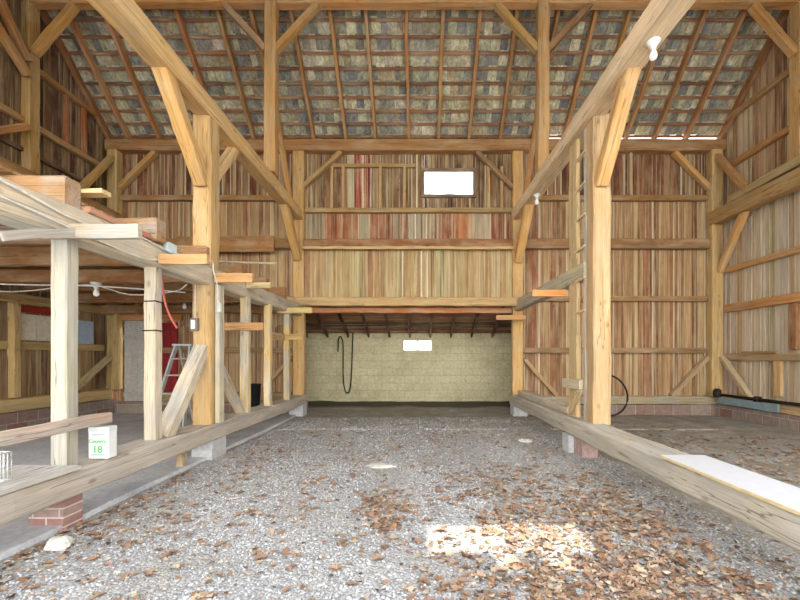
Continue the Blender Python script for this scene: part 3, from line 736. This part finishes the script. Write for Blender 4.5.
fs = [tuple(range(n - 1, -1, -1)), tuple(range(2 * n, 3 * n))] + [(i*n+k, i*n+(k+1) % n, (i+1)*n+(k+1) % n, (i+1)*n+k) for i in range(2) for k in range(n)]
mb.add(vs, fs, [(0, 0, 0)] * len(vs), S(200, 206, 204)); mb.build('lid', plain('milky_lid', S(206, 212, 208), .4, 0, .05), parent=jug)
def text(body, size, loc, mat, name, parent, rot=(math.pi/2, 0, 0), bold=.0):
    cu = bpy.data.curves.new(name, 'FONT'); cu.body = body; cu.size = size; cu.align_x = 'CENTER'; cu.extrude = .0006; cu.offset = bold
    tmp = bpy.data.objects.new('tmp', cu); C.objects.link(tmp)
    bpy.context.view_layer.update()
    me = bpy.data.meshes.new_from_object(tmp.evaluated_get(bpy.context.evaluated_depsgraph_get()))
    bpy.data.objects.remove(tmp)
    me.materials.clear(); me.materials.append(mat); me.name = name
    o = bpy.data.objects.new(name, me); C.objects.link(o); o.parent = parent
    o.location = Vector(loc) - Vector(parent['_w']); o.rotation_euler = rot; return o
text('Country', .042, (jx - .005, jyy - w * .55 - .0012, jz + .135), M_GREEN, 'lettering', jug, bold=.0006)
text('18', .085, (jx - .005, jyy - w * .55 - .0012, jz + .05), M_GREEN, 'lettering', jug, bold=.0008)
for zz, ww in ((.198, .05), (.03, .06)):
    mb = MB(); mb.box((jx - ww, jyy - w * .55 - .0015, jz + zz), (jx + ww, jyy - w * .55, jz + zz + .008), S(150, 160, 158)); mb.build('printed_line', M_GREYPRINT, parent=jug)

# ---- white wire crate at the left edge
cr = empty('wire_crate', (-2.86, 2.35, .47), 'small white wire crate on the plank at the left edge', 'crate')
x0, x1, y0, y1, z0, z1 = -3.06, -2.76, 2.2, 2.5, .472, .66
def bars(name, segs, r=.003):
    mb = MB()
    for s_ in segs: mb.tube(s_, r, S(236, 238, 236), 5)
    mb.build(name, M_WHITE, parent=cr)
for z in (z0, z1): bars('rim', [[(x0, y0, z), (x1, y0, z), (x1, y1, z), (x0, y1, z), (x0, y0, z)]], .005)
nx = 12
bars('front_grid', [[(x0 + (x1-x0)*i/nx, y0, z0), (x0 + (x1-x0)*i/nx, y0, z1)] for i in range(nx+1)] + [[(x0, y0, z0 + (z1-z0)*j/4), (x1, y0, z0 + (z1-z0)*j/4)] for j in range(1, 4)])
bars('back_grid', [[(x0 + (x1-x0)*i/nx, y1, z0), (x0 + (x1-x0)*i/nx, y1, z1)] for i in range(nx+1)])
bars('side_grid', [[(x1, y0 + (y1-y0)*i/nx, z0), (x1, y0 + (y1-y0)*i/nx, z1)] for i in range(nx+1)] + [[(x1, y0, z0 + (z1-z0)*j/4), (x1, y1, z0 + (z1-z0)*j/4)] for j in range(1, 4)])
bars('side_grid', [[(x0, y0 + (y1-y0)*i/nx, z0), (x0, y0 + (y1-y0)*i/nx, z1)] for i in range(nx+1)])
bars('base_grid', [[(x0, y0 + (y1-y0)*i/nx, z0), (x1, y0 + (y1-y0)*i/nx, z0)] for i in range(nx+1)])

# ---- stepladder
sl = empty('stepladder', (-4.35, 6.7, .06), 'grey wooden stepladder standing in the left bay behind the sill', 'stepladder')
SLC = S(186, 190, 190)
tz = 1.5; tx = -4.22; ty = 6.6
feetx = (-4.62, -4.12)
mb = MB(); mb.beam((tx - .17, ty + .04, tz + .015), (tx + .17, ty + .04, tz + .015), .2, .035, S(196, 200, 200), wob=.001); mb.build('top_cap', M_PAINT, parent=sl)
fr = [((tx - .13, ty, tz), (-4.62, ty - .3, .06)), ((tx + .13, ty, tz), (-4.02, ty - .3, .06))]
for a, b in fr: mb = MB(); mb.beam(b, a, .03, .085, SLC, wob=.001, up=(0, 1, 0)); mb.build('front_rail', M_PAINT, parent=sl)
for s_ in (-1, 1): mb = MB(); mb.beam((tx + s_*.2, ty + .62, .06), (tx + s_*.12, ty + .08, tz), .03, .05, SLC, wob=.001, up=(0, 1, 0)); mb.build('rear_leg', M_PAINT, parent=sl)
for t in (.2, .42, .64, .84):
    a = Vector(fr[0][1]).lerp(Vector(fr[0][0]), t); b = Vector(fr[1][1]).lerp(Vector(fr[1][0]), t)
    mb = MB(); mb.beam(a, b, .09, .025, S(176, 172, 164), wob=.001); mb.build('tread', M_PAINT, parent=sl)
mb = MB(); mb.beam((tx - .17, ty + .42, .62), (tx + .17, ty + .42, .62), .02, .04, SLC, wob=.001); mb.build('rear_bar', M_PAINT, parent=sl)

# ---- black bin
bx, by = -3.4, 7.55
bn = empty('bin', (bx, by, .06), 'black plastic bin in the left bay behind the rear studs', 'bin')
mb = MB(); mb.lathe((bx, by, .06), [(.11, 0), (.115, .01), (.14, .66), (.15, .665), (.15, .69), (.135, .69), (.11, .03), (0, .03)], S(30, 30, 32)); mb.build('body', M_BLACKP, parent=bn)
mb = MB(); mb.tube([(bx - .15, by - .02, .73), (bx - .1, by - .12, .66), (bx, by - .17, .63), (bx + .1, by - .12, .66), (bx + .15, by - .02, .73)], .005, S(60, 60, 60)); mb.build('handle', M_IRON, parent=bn)

# ---- bulbs
def bulb(c, label, s=1.0):
    c = Vector(c)
    r = empty('light_bulb', c, label, 'light bulb', 'bare bulbs in porcelain holders')
    mb = MB(); mb.lathe(c, [(.0, 0), (.06*s, 0), (.06*s, -.015*s), (.045*s, -.03*s), (.028*s, -.05*s), (.026*s, -.075*s), (0, -.075*s)], S(236, 234, 226)); mb.build('holder', M_WHITE, parent=r)
    mb = MB(); mb.lathe(c, [(.014*s, -.07*s), (.016*s, -.085*s), (.03*s, -.115*s), (.034*s, -.14*s), (.028*s, -.162*s), (.012*s, -.174*s), (0, -.176*s)], (.9,)*3); mb.build('bulb', M_BULB, parent=r)
bulb((2.27, 3.6, 4.372), 'bare white bulb under the near end of the right tie beam', 1.05)
bulb((2.21, 7.0, 4.372), 'bare white bulb under the far end of the right tie beam', 1.1)
bulb((-4.55, 5.2, 2.345), 'bare bulb under the loft beam left of the strapped stud', 1.1)
bulb((-4.71, 7.4, 2.462), 'bare bulb far under the loft beside the golden post', 1.15)

# ---- electrics
def cable(pts, r, mat, label, cat='cable', name='cable', n=6, sub=4):
    pts = [Vector(p) for p in pts]; out = []
    for i in range(len(pts) - 1):
        p0, p1, p2, p3 = pts[max(i-1, 0)], pts[i], pts[i+1], pts[min(i+2, len(pts)-1)]
        for k in range(sub):
            t = k / sub
            out.append(.5 * ((2*p1) + (p2-p0)*t + (2*p0-5*p1+4*p2-p3)*t*t + (3*p1-p0-3*p2+p3)*t**3))
    out.append(pts[-1])
    mb = MB(); mb.tube(out, r, (.8,)*3, n)
    return tag(mb.build(name, mat), label, cat)
GX = -2.645
cable([(GX, 1.6, 2.43), (GX, 2.3, 2.42), (GX, 2.9, 2.35), (GX, 3.4, 2.44), (GX, 3.86, 2.4)], .009, M_CABLE, 'white cable along the upper edge of the loft girder')
cable([(GX, 1.6, 2.36), (GX, 2.4, 2.31), (GX, 2.9, 2.27), (GX, 3.5, 2.24), (GX, 3.8, 2.3)], .007, M_CABLE, 'white cable sagging along the middle of the loft girder')
cable([(GX, 4.0, 2.42), (GX, 4.4, 2.47), (GX + .03, 4.65, 2.5), (GX + .02, 4.7, 2.4), (GX + .045, 4.75, 2.2), (-2.6, 4.76, 1.95)], .008, M_CABLE, 'white cable from the junction box curling round the golden post')
cable([(-6.8, 5.12, 2.28), (-5.6, 5.1, 2.2), (-4.6, 5.12, 2.3), (-4.0, 5.1, 2.16), (-3.4, 5.1, 2.2), (-2.9, 4.6, 2.2)], .008, M_CABLE, 'white cable looping under the loft past the bulb')
cable([(-6.8, 3.9, 2.44), (-5.4, 4.4, 2.2), (-4.3, 4.9, 2.24), (-3.2, 5.05, 2.18)], .008, M_CABLE, 'grey-white cable sagging from the left wall under the loft')
cable([P(162, 262, 4.15), P(162.5, 285, 4.15), P(165, 302, 4.15), P(170, 316, 4.15), P(177, 328, 4.15)], .012, M_REDC, 'red cable hanging from the loft girder beside the golden post')
jb = empty('junction_box', (GX, 3.92, 2.4), 'pale blue-grey junction box on the face of the loft girder', 'junction box')
mb = MB(); mb.beam((GX - .01, 3.86, 2.45), (GX - .01, 3.99, 2.45), .05, .1, S(186, 204, 212), wob=0); mb.build('box', M_PAINT, parent=jb)
mb = MB(); mb.beam((GX + .018, 3.855, 2.45), (GX + .018, 3.995, 2.45), .006, .106, S(200, 214, 220), wob=0, cham=.001); mb.build('cover', M_PAINT, parent=jb)
sx, sz = -2.9 + .05, 1.71
sb = empty('switch_box', (sx, 4.68, sz - .07), 'grey metal switch box with white switch on the left golden post', 'switch')
mb = MB(); mb.beam((sx, 4.675, sz - .08), (sx, 4.675, sz + .08), .1, .05, S(120, 112, 100), wob=0, up=(0, 1, 0)); mb.build('box', M_PAINT, parent=sb)
mb = MB(); mb.beam((sx, 4.645, sz - .055), (sx, 4.645, sz + .055), .05, .012, S(240, 236, 220), wob=0, up=(0, 1, 0)); mb.build('switch_plate', M_WHITE, parent=sb)
cable([(sx, 4.69, sz + .08), (sx, 4.69, 2.0), (sx + .01, 4.68, 2.36)], .007, M_CABLE, 'thin cable rising from the switch box up the golden post')
tag_o = MB(); tag_o.beam((-2.585, 4.77, 1.88), (-2.585, 4.77, 2.0), .05, .05, S(206, 204, 194), wob=0, up=(0, 1, 0))
tag(tag_o.build('outlet_box', M_PAINT), 'small pale outlet box on the inner side of the left golden post', 'outlet')

# ---- right bay: hoop, iron rail; block wall: hose
mb = MB(); pts = [Vector((4.1 + .44*math.cos(a), 8.1 + .1*math.sin(a) , .47 + .44*math.sin(a))) for a in [2*math.pi*i/40 for i in range(41)]]
mb.tube(pts, .02, S(70, 52, 42)); tag(mb.build('hoop', M_IRON), 'rusty iron hoop leaning against the rear wall by the golden post', 'hoop')
ir = empty('iron_rail', (XR - .22, 6.8, .44), 'long black iron rail lying along the right gable sill', 'rail')
mb = MB(); mb.tube([(XR - .18, 4.6, .47), (XR - .17, 6.4, .475), (XR - .17, 8.1, .475)], .03, S(40, 36, 36)); mb.build('bar', M_IRON, parent=ir)
mb = MB(); mb.tube([(XR - .1, 5.6, .465), (XR - .1, 7.6, .465)], .022, S(60, 44, 40)); mb.build('bar', M_IRON, parent=ir)
mb = MB(); mb.lathe((XR - .24, 8.08, .43), [(0, 0), (.07, 0), (.08, .04), (.07, .15), (.04, .18), (0, .18)], S(50, 40, 38)); mb.build('wheel_bracket', M_IRON, parent=ir)
mb = MB(); mb.lathe((XR - .16, 7.2, .43), [(0, 0), (.06, 0), (.06, .1), (0, .1)], S(50, 40, 38)); mb.build('wheel_bracket', M_IRON, parent=ir)
timber('scrap_board', (BR - .12, 7.0, 1.39), (BR - .12, 7.75, 1.39), .04, .05, S(150, 124, 76), 'short scrap of wood lying on the lowest girt of the right wall', 'board')
cable([P(338, 352, 9.9), P(338.5, 339, 9.9), P(341, 337, 9.9), P(343, 345, 9.9), P(343, 370, 9.9), P(344, 386, 9.9), P(347, 393, 9.9), P(350, 389, 9.9), P(351.5, 370, 9.9), P(352.5, 345, 9.9), P(353, 331, 9.9)], .016, M_BLACKP, 'dark hose hanging in a long loop on the block wall', 'hose', 'hose')

# ------------------------------------------------------------------ ground
def gz(x, y):
    z = .012 * mnoise.noise(Vector((x * .9, y * .9, 0))) + .006 * mnoise.noise(Vector((x * 4, y * 4, 2)))
    if y > 8.2: z += .1 * min(1, (y - 8.2) / 1.5) + .05 * max(0, mnoise.noise(Vector((x * 1.3, y * 3, 5)))) * min(1, (y - 8.6))
    return z
def soil(x, y):
    s = 0.05
    if x > 2.3: s = .62
    if y > 5.2: s = max(s, min(.75, (y - 5.2) * .24))
    if y > 9.0: s = 1.0 + .6 * min(1, (y - 9.0) / .35) + .3 * mnoise.noise(Vector((x * 1.5, y * 3, 9)))
    if x < 2.3 and y < 4.8: s = max(s, .12 if x > .5 else 0)
    return s
def grid(name, x0, x1, y0, y1, st, mat, zf, attrf=None):
    nx, ny = int((x1-x0)/st)+1, int((y1-y0)/st)+1
    xs, ys = np.linspace(x0, x1, nx), np.linspace(y0, y1, ny)
    vs = [(x, y, zf(x, y)) for y in ys for x in xs]
    fs = [(j*nx+i, j*nx+i+1, (j+1)*nx+i+1, (j+1)*nx+i) for j in range(ny-1) for i in range(nx-1)]
    me = bpy.data.meshes.new(name); me.from_pydata(vs, [], fs)
    if attrf:
        a = me.attributes.new('soil', 'FLOAT', 'POINT'); a.data.foreach_set('value', [attrf(v[0], v[1]) for v in vs])
    me.polygons.foreach_set('use_smooth', [True]*len(fs)); me.materials.append(mat); me.update()
    o = bpy.data.objects.new(name, me); C.objects.link(o); return struct(o)
grid('floor', -4.5, 7.2, .3, 10.1, .07, M_GRAVEL, gz, soil)
grid('ground', -30, 30, -30, .3, 1.5, M_GRAVEL, lambda x, y: -.01, lambda x, y: .1)
mb = MB(); 
ys = [.3 + i * .3 for i in range(28)]
for a, b in zip(ys[:-1], ys[1:]):
    e0 = -2.66 + .04 * mnoise.noise(Vector((a * 1.3, 0, 0))); e1 = -2.66 + .04 * mnoise.noise(Vector((b * 1.3, 0, 0)))
    mb.hexa([(-7.1, a, -.1), (e0, a, -.1), (e1, b, -.1), (-7.1, b, -.1), (-7.1, a, .05), (e0 - .05, a, .035), (e1 - .05, b, .035), (-7.1, b, .05)], (.5,)*3)
struct(mb.build('floor_slab', M_CONC, loc=(-4.9, 4, 0)))

# loose gravel stones close to the viewer
rng = np.random.default_rng(5)
base = np.array([(1, 0, 0), (-1, 0, 0), (0, 1, 0), (0, -1, 0), (0, 0, 1), (0, 0, -1)], dtype=float)
# knobbly stone: subdivided octahedron
oct_f = [(0, 2, 4), (2, 1, 4), (1, 3, 4), (3, 0, 4), (2, 0, 5), (1, 2, 5), (3, 1, 5), (0, 3, 5)]
vs = [tuple(b) for b in base]; fs = []
mid = {}
def midp(a, b):
    k = (min(a, b), max(a, b))
    if k not in mid:
        q = (np.array(vs[a]) + np.array(vs[b])) / 2; vs.append(tuple(q / np.linalg.norm(q))); mid[k] = len(vs) - 1
    return mid[k]
for f in oct_f:
    a, b, c = f; ab, bc, ca = midp(a, b), midp(b, c), midp(c, a)
    fs += [(a, ab, ca), (ab, b, bc), (ca, bc, c), (ab, bc, ca)]
SV, SF = np.array(vs), np.array(fs)
low_f = np.array(oct_f)
pts = []
while len(pts) < 26000:
    d = 1.75 + 6.2 * rng.random() ** 1.9
    x = rng.uniform(-2.62, 2.4)
    if abs(x) > d * 1.2: continue
    keep = .5 + .5 * mnoise.noise(Vector((x * 1.1, d * 1.1, 8)))
    if rng.random() > keep * 1.1: continue
    pts.append((x, d))
Vall, Fall, Call = [], [], []
for i, (x, y) in enumerate(pts):
    s = rng.uniform(.004, .0095) * (1 + .3 * (rng.random() < .05))
    q = SV * (1 + rng.uniform(-.28, .28, (len(SV), 1))) * s * np.array([rng.uniform(.8, 1.3), rng.uniform(.8, 1.3), rng.uniform(.5, .9)])
    a = rng.uniform(0, 6.28); ca, sa_ = math.cos(a), math.sin(a)
    q = np.stack([q[:, 0]*ca - q[:, 1]*sa_, q[:, 0]*sa_ + q[:, 1]*ca, q[:, 2]], 1) + np.array([x, y, gz(x, y) + s * .3])
    Vall.append(q); Fall.append(SF + i * len(SV))
    g = rng.uniform(150, 202)
    bn = max(0, mnoise.noise(Vector((x * 1.5, y * 1.5, 21))) + .5 * mnoise.noise(Vector((x * 5, y * 5, 2)))) + (.25 if x > .6 else 0)
    bn = min(1, bn * 1.3); cool = max(0, mnoise.noise(Vector((x * .8, y * .8, 33)))) * .6
    g *= 1 - .14 * bn
    c = S(g * (1 - .05 * cool), g * (1 - .05 * bn), g * (1 - .15 * bn)); Call.append(np.tile((*c, 1), (len(SV), 1)))
V, Fc, Cc = np.concatenate(Vall), np.concatenate(Fall), np.concatenate(Call).astype(np.float32)
me = bpy.data.meshes.new('gravel'); me.from_pydata(V.tolist(), [], Fc.tolist())
a = me.attributes.new('bcol', 'FLOAT_COLOR', 'POINT'); a.data.foreach_set('color', Cc.ravel()); me.materials.append(M_STONES)
o = bpy.data.objects.new('gravel', me); C.objects.link(o); tag(o, 'loose grey gravel spread over the aisle floor', 'gravel', kind='stuff')

# ------------------------------------------------------------------ leaves
def leaf_mesh(seed, kind):
    r = random.Random(seed); L = 1.0
    half = []
    N = 9
    for i in range(N + 1):
        t = i / N
        env = math.sin(math.pi * min(1, t * .93 + .05)) ** .8 * (.36 if kind else .3) * (1.15 - .35 * abs(t - .55) * 2)
        lobe = 1 - ((.55 if kind else .4) + r.uniform(-.12, .1)) * (i % 2)
        half.append((t, max(.012, env * lobe)))
    curl, bend, tw = r.uniform(.1, 1.1), r.uniform(-.4, .7), r.uniform(-.6, .6)
    vs, fs, cols, gs = [], [], [], []
    base = random.Random(seed + 99).choice([S(178, 154, 130), S(166, 140, 118), S(192, 174, 150), S(152, 126, 108), S(182, 152, 122), S(206, 192, 170)])
    cols_n = 5
    for (t, w) in half:
        for k in range(cols_n):
            u = (k - 2) / 2
            x = (t - .5) * L; y = u * w
            z = curl * y * y * 1.8 + bend * (t - .5) ** 2 * .9 + tw * y * (t - .5) + r.uniform(-.012, .012) + (.02 if abs(u) == .5 else 0)
            vs.append((x, y, z)); cols.append(tuple(c * (1.12 if k == 2 else .96) for c in base)); gs.append((x + seed, y, 0))
    for i in range(N):
        for k in range(cols_n - 1): fs.append((i*5+k, i*5+k+1, (i+1)*5+k+1, (i+1)*5+k))
    o = len(vs)
    for q in ((-.5, .012, 0), (-.5, -.012, 0), (-.72, .006, .03), (-.72, -.006, .03)): vs.append(q); cols.append(base); gs.append(q)
    fs.append((o, o + 1, o + 3, o + 2))
    zm = min(v[2] for v in vs)
    vs = [(v[0], v[1], v[2] - zm) for v in vs]
    return vs, fs, cols, gs
LV = [leaf_mesh(i, i % 2) for i in range(10)]
LM = []
for i, (vs, fs, cols, gs) in enumerate(LV):
    me = bpy.data.meshes.new('leaf'); me.from_pydata(vs, [], fs)
    a = me.attributes.new('grain', 'FLOAT_VECTOR', 'POINT'); a.data.foreach_set('vector', np.array(gs, dtype=np.float32).ravel())
    a = me.attributes.new('bcol', 'FLOAT_COLOR', 'POINT'); c4 = np.ones((len(cols), 4), dtype=np.float32); c4[:, :3] = cols; a.data.foreach_set('color', c4.ravel())
    me.polygons.foreach_set('use_smooth', [True] * len(fs)); me.materials.append(M_LEAF); LM.append(me)
def ldens(x, y):
    n = mnoise.noise(Vector((x * 1.7 + 4, y * 1.7, 11))) + .6 * mnoise.noise(Vector((x * 4, y * 4, 3)))
    v = .0
    if -.1 < x < 2.3 and y < 5.0: v = .6 * min(1, (x + .2) / .9) * min(1, max(.08, (4.9 - y) / 2.0))
    if x <= .3 and y < 4.4: v = max(v, .05 + .75 * max(0, n - .12))
    if x < -1.9 and y < 3.6: v = max(v, .12 + .7 * max(0, n))
    if x > 2.4: v = .2 if 3.4 < y < 6.0 else .06
    if 4.4 <= y < 6.5 and x < 2.2: v = max(v, .06 + .12 * max(0, n))
    return max(0, v * (1 + .8 * n))
lr_ = random.Random(21); cand = []
while len(cand) < 2900:
    y = 1.8 + 5.2 * lr_.random() ** 1.25; x = lr_.uniform(-2.65, 5.6)
    if 1.98 < x < 2.5 or abs(x - .1) > y * 1.2: continue
    if lr_.random() < ldens(x, y): cand.append((x, y))
def lsize(): return lr_.uniform(.045, .098)
leaves = [(x, y, lsize(), lr_.uniform(0, 6.28), lr_.randrange(10), lr_.uniform(-.25, .25), lr_.uniform(-.22, .22)) for x, y in cand]
def infr(x, y):
    px, py = CX + F * x / y, CY + F * HC / y
    return 4 < px < 796 and py < 594
def clear(x, y): return not (x > 2.3 and y < 3.6)
near = sorted([l for l in leaves if infr(l[0], l[1]) and clear(l[0], l[1])], key=lambda l: -l[2] / l[1])
ind = set(map(id, near[:300]))
for l in near[:300]:
    x, y, s, a, k, tx_, ty_ = l
    o = bpy.data.objects.new('leaf', LM[k]); C.objects.link(o)
    o.location = (x, y, gz(x, y) + .004 + s * .15 * max(abs(tx_), abs(ty_))); o.rotation_euler = (tx_, ty_, a); o.scale = (s, s, s)
    tag(o, 'large dry brown oak leaf fallen on the gravel floor', 'leaf', 'large dry leaves on the gravel floor')
mb = MB()
from mathutils import Matrix, Euler
for l in leaves:
    if id(l) in ind: continue
    x, y, s, a, k, tx_, ty_ = l
    M = Matrix.Translation((x, y, gz(x, y) + .003)) @ Euler((tx_ * .6, ty_ * .6, a)).to_matrix().to_4x4() @ Matrix.Scale(s, 4)
    vs, fs, cols, gs = LV[k]
    mb.add([M @ Vector(v) for v in vs], fs, gs, jit(cols[0], .15), True)
FRC = [S(158, 132, 110), S(118, 98, 84), S(208, 196, 176), S(178, 150, 122), S(92, 78, 70), S(190, 176, 156)]
nfr = 0
while nfr < 5200:
    y = 1.8 + 5.0 * lr_.random() ** 1.3; x = lr_.uniform(-2.62, 2.4)
    if abs(x - .1) > y * 1.2 or lr_.random() > .03 + ldens(x, y) * 1.1: continue
    nfr += 1
    q = lr_.uniform(.008, .026); a = lr_.uniform(0, 6.28); z0 = gz(x, y) + lr_.uniform(.004, .014)
    n_ = lr_.choice((3, 4, 5)); vs = []
    for k in range(n_):
        an = a + 6.28 * k / n_ + lr_.uniform(-.4, .4); rr = q * lr_.uniform(.5, 1.2)
        vs.append((x + rr * math.cos(an), y + rr * math.sin(an) * .8, z0 + lr_.uniform(0, .012)))
    mb.add(vs, [tuple(range(n_))], vs, jit(lr_.choice(FRC), .15))
tag(mb.build('leaf_litter', M_LEAF), 'scattered litter of smaller dry brown leaves across the gravel', 'leaf litter', kind='stuff')

# clean helper properties
for o in bpy.data.objects:
    if '_w' in o: del o['_w']

# ------------------------------------------------------------------ camera, light
cam = bpy.data.cameras.new('camera'); co = bpy.data.objects.new('camera', cam); C.objects.link(co)
co.location = (0, 0, HC); co.rotation_euler = (math.pi/2, 0, 0)
cam.sensor_width = 36; cam.lens = F / 800 * 36; cam.shift_x = -20 / 800; cam.shift_y = 57 / 800; cam.clip_start = .02
bpy.context.scene.camera = co

sun = bpy.data.lights.new('sun', 'SUN'); sun.energy = 4.0; sun.angle = math.radians(.6); sun.color = (1, .95, .86)
so = bpy.data.objects.new('sun', sun); C.objects.link(so)
so.rotation_euler = Vector(SUNV).to_track_quat('Z', 'Y').to_euler(); so.location = (0, -3, 12)
w = bpy.data.worlds.new('world'); bpy.context.scene.world = w; w.use_nodes = True
nt = w.node_tree; bg = nt.nodes['Background']
tc = nt.nodes.new('ShaderNodeTexCoord'); sp = nt.nodes.new('ShaderNodeSeparateXYZ'); rp = nt.nodes.new('ShaderNodeValToRGB')
nt.links.new(tc.outputs['Generated'], sp.inputs[0]); nt.links.new(sp.outputs['Z'], rp.inputs[0]); nt.links.new(rp.outputs[0], bg.inputs[0])
rp.color_ramp.elements[0].color = (1, .975, .92, 1); rp.color_ramp.elements[1].color = (.8, .87, 1, 1)
bg.inputs[1].default_value = 2.75
sc = bpy.context.scene
sc.view_settings.view_transform = 'Standard'; sc.view_settings.look = 'None'; sc.view_settings.gamma = 1; sc.view_settings.exposure = 1.0
sc.view_settings.use_curve_mapping = False
sc.cycles.max_bounces = 10; sc.cycles.diffuse_bounces = 6; sc.cycles.use_denoising = True
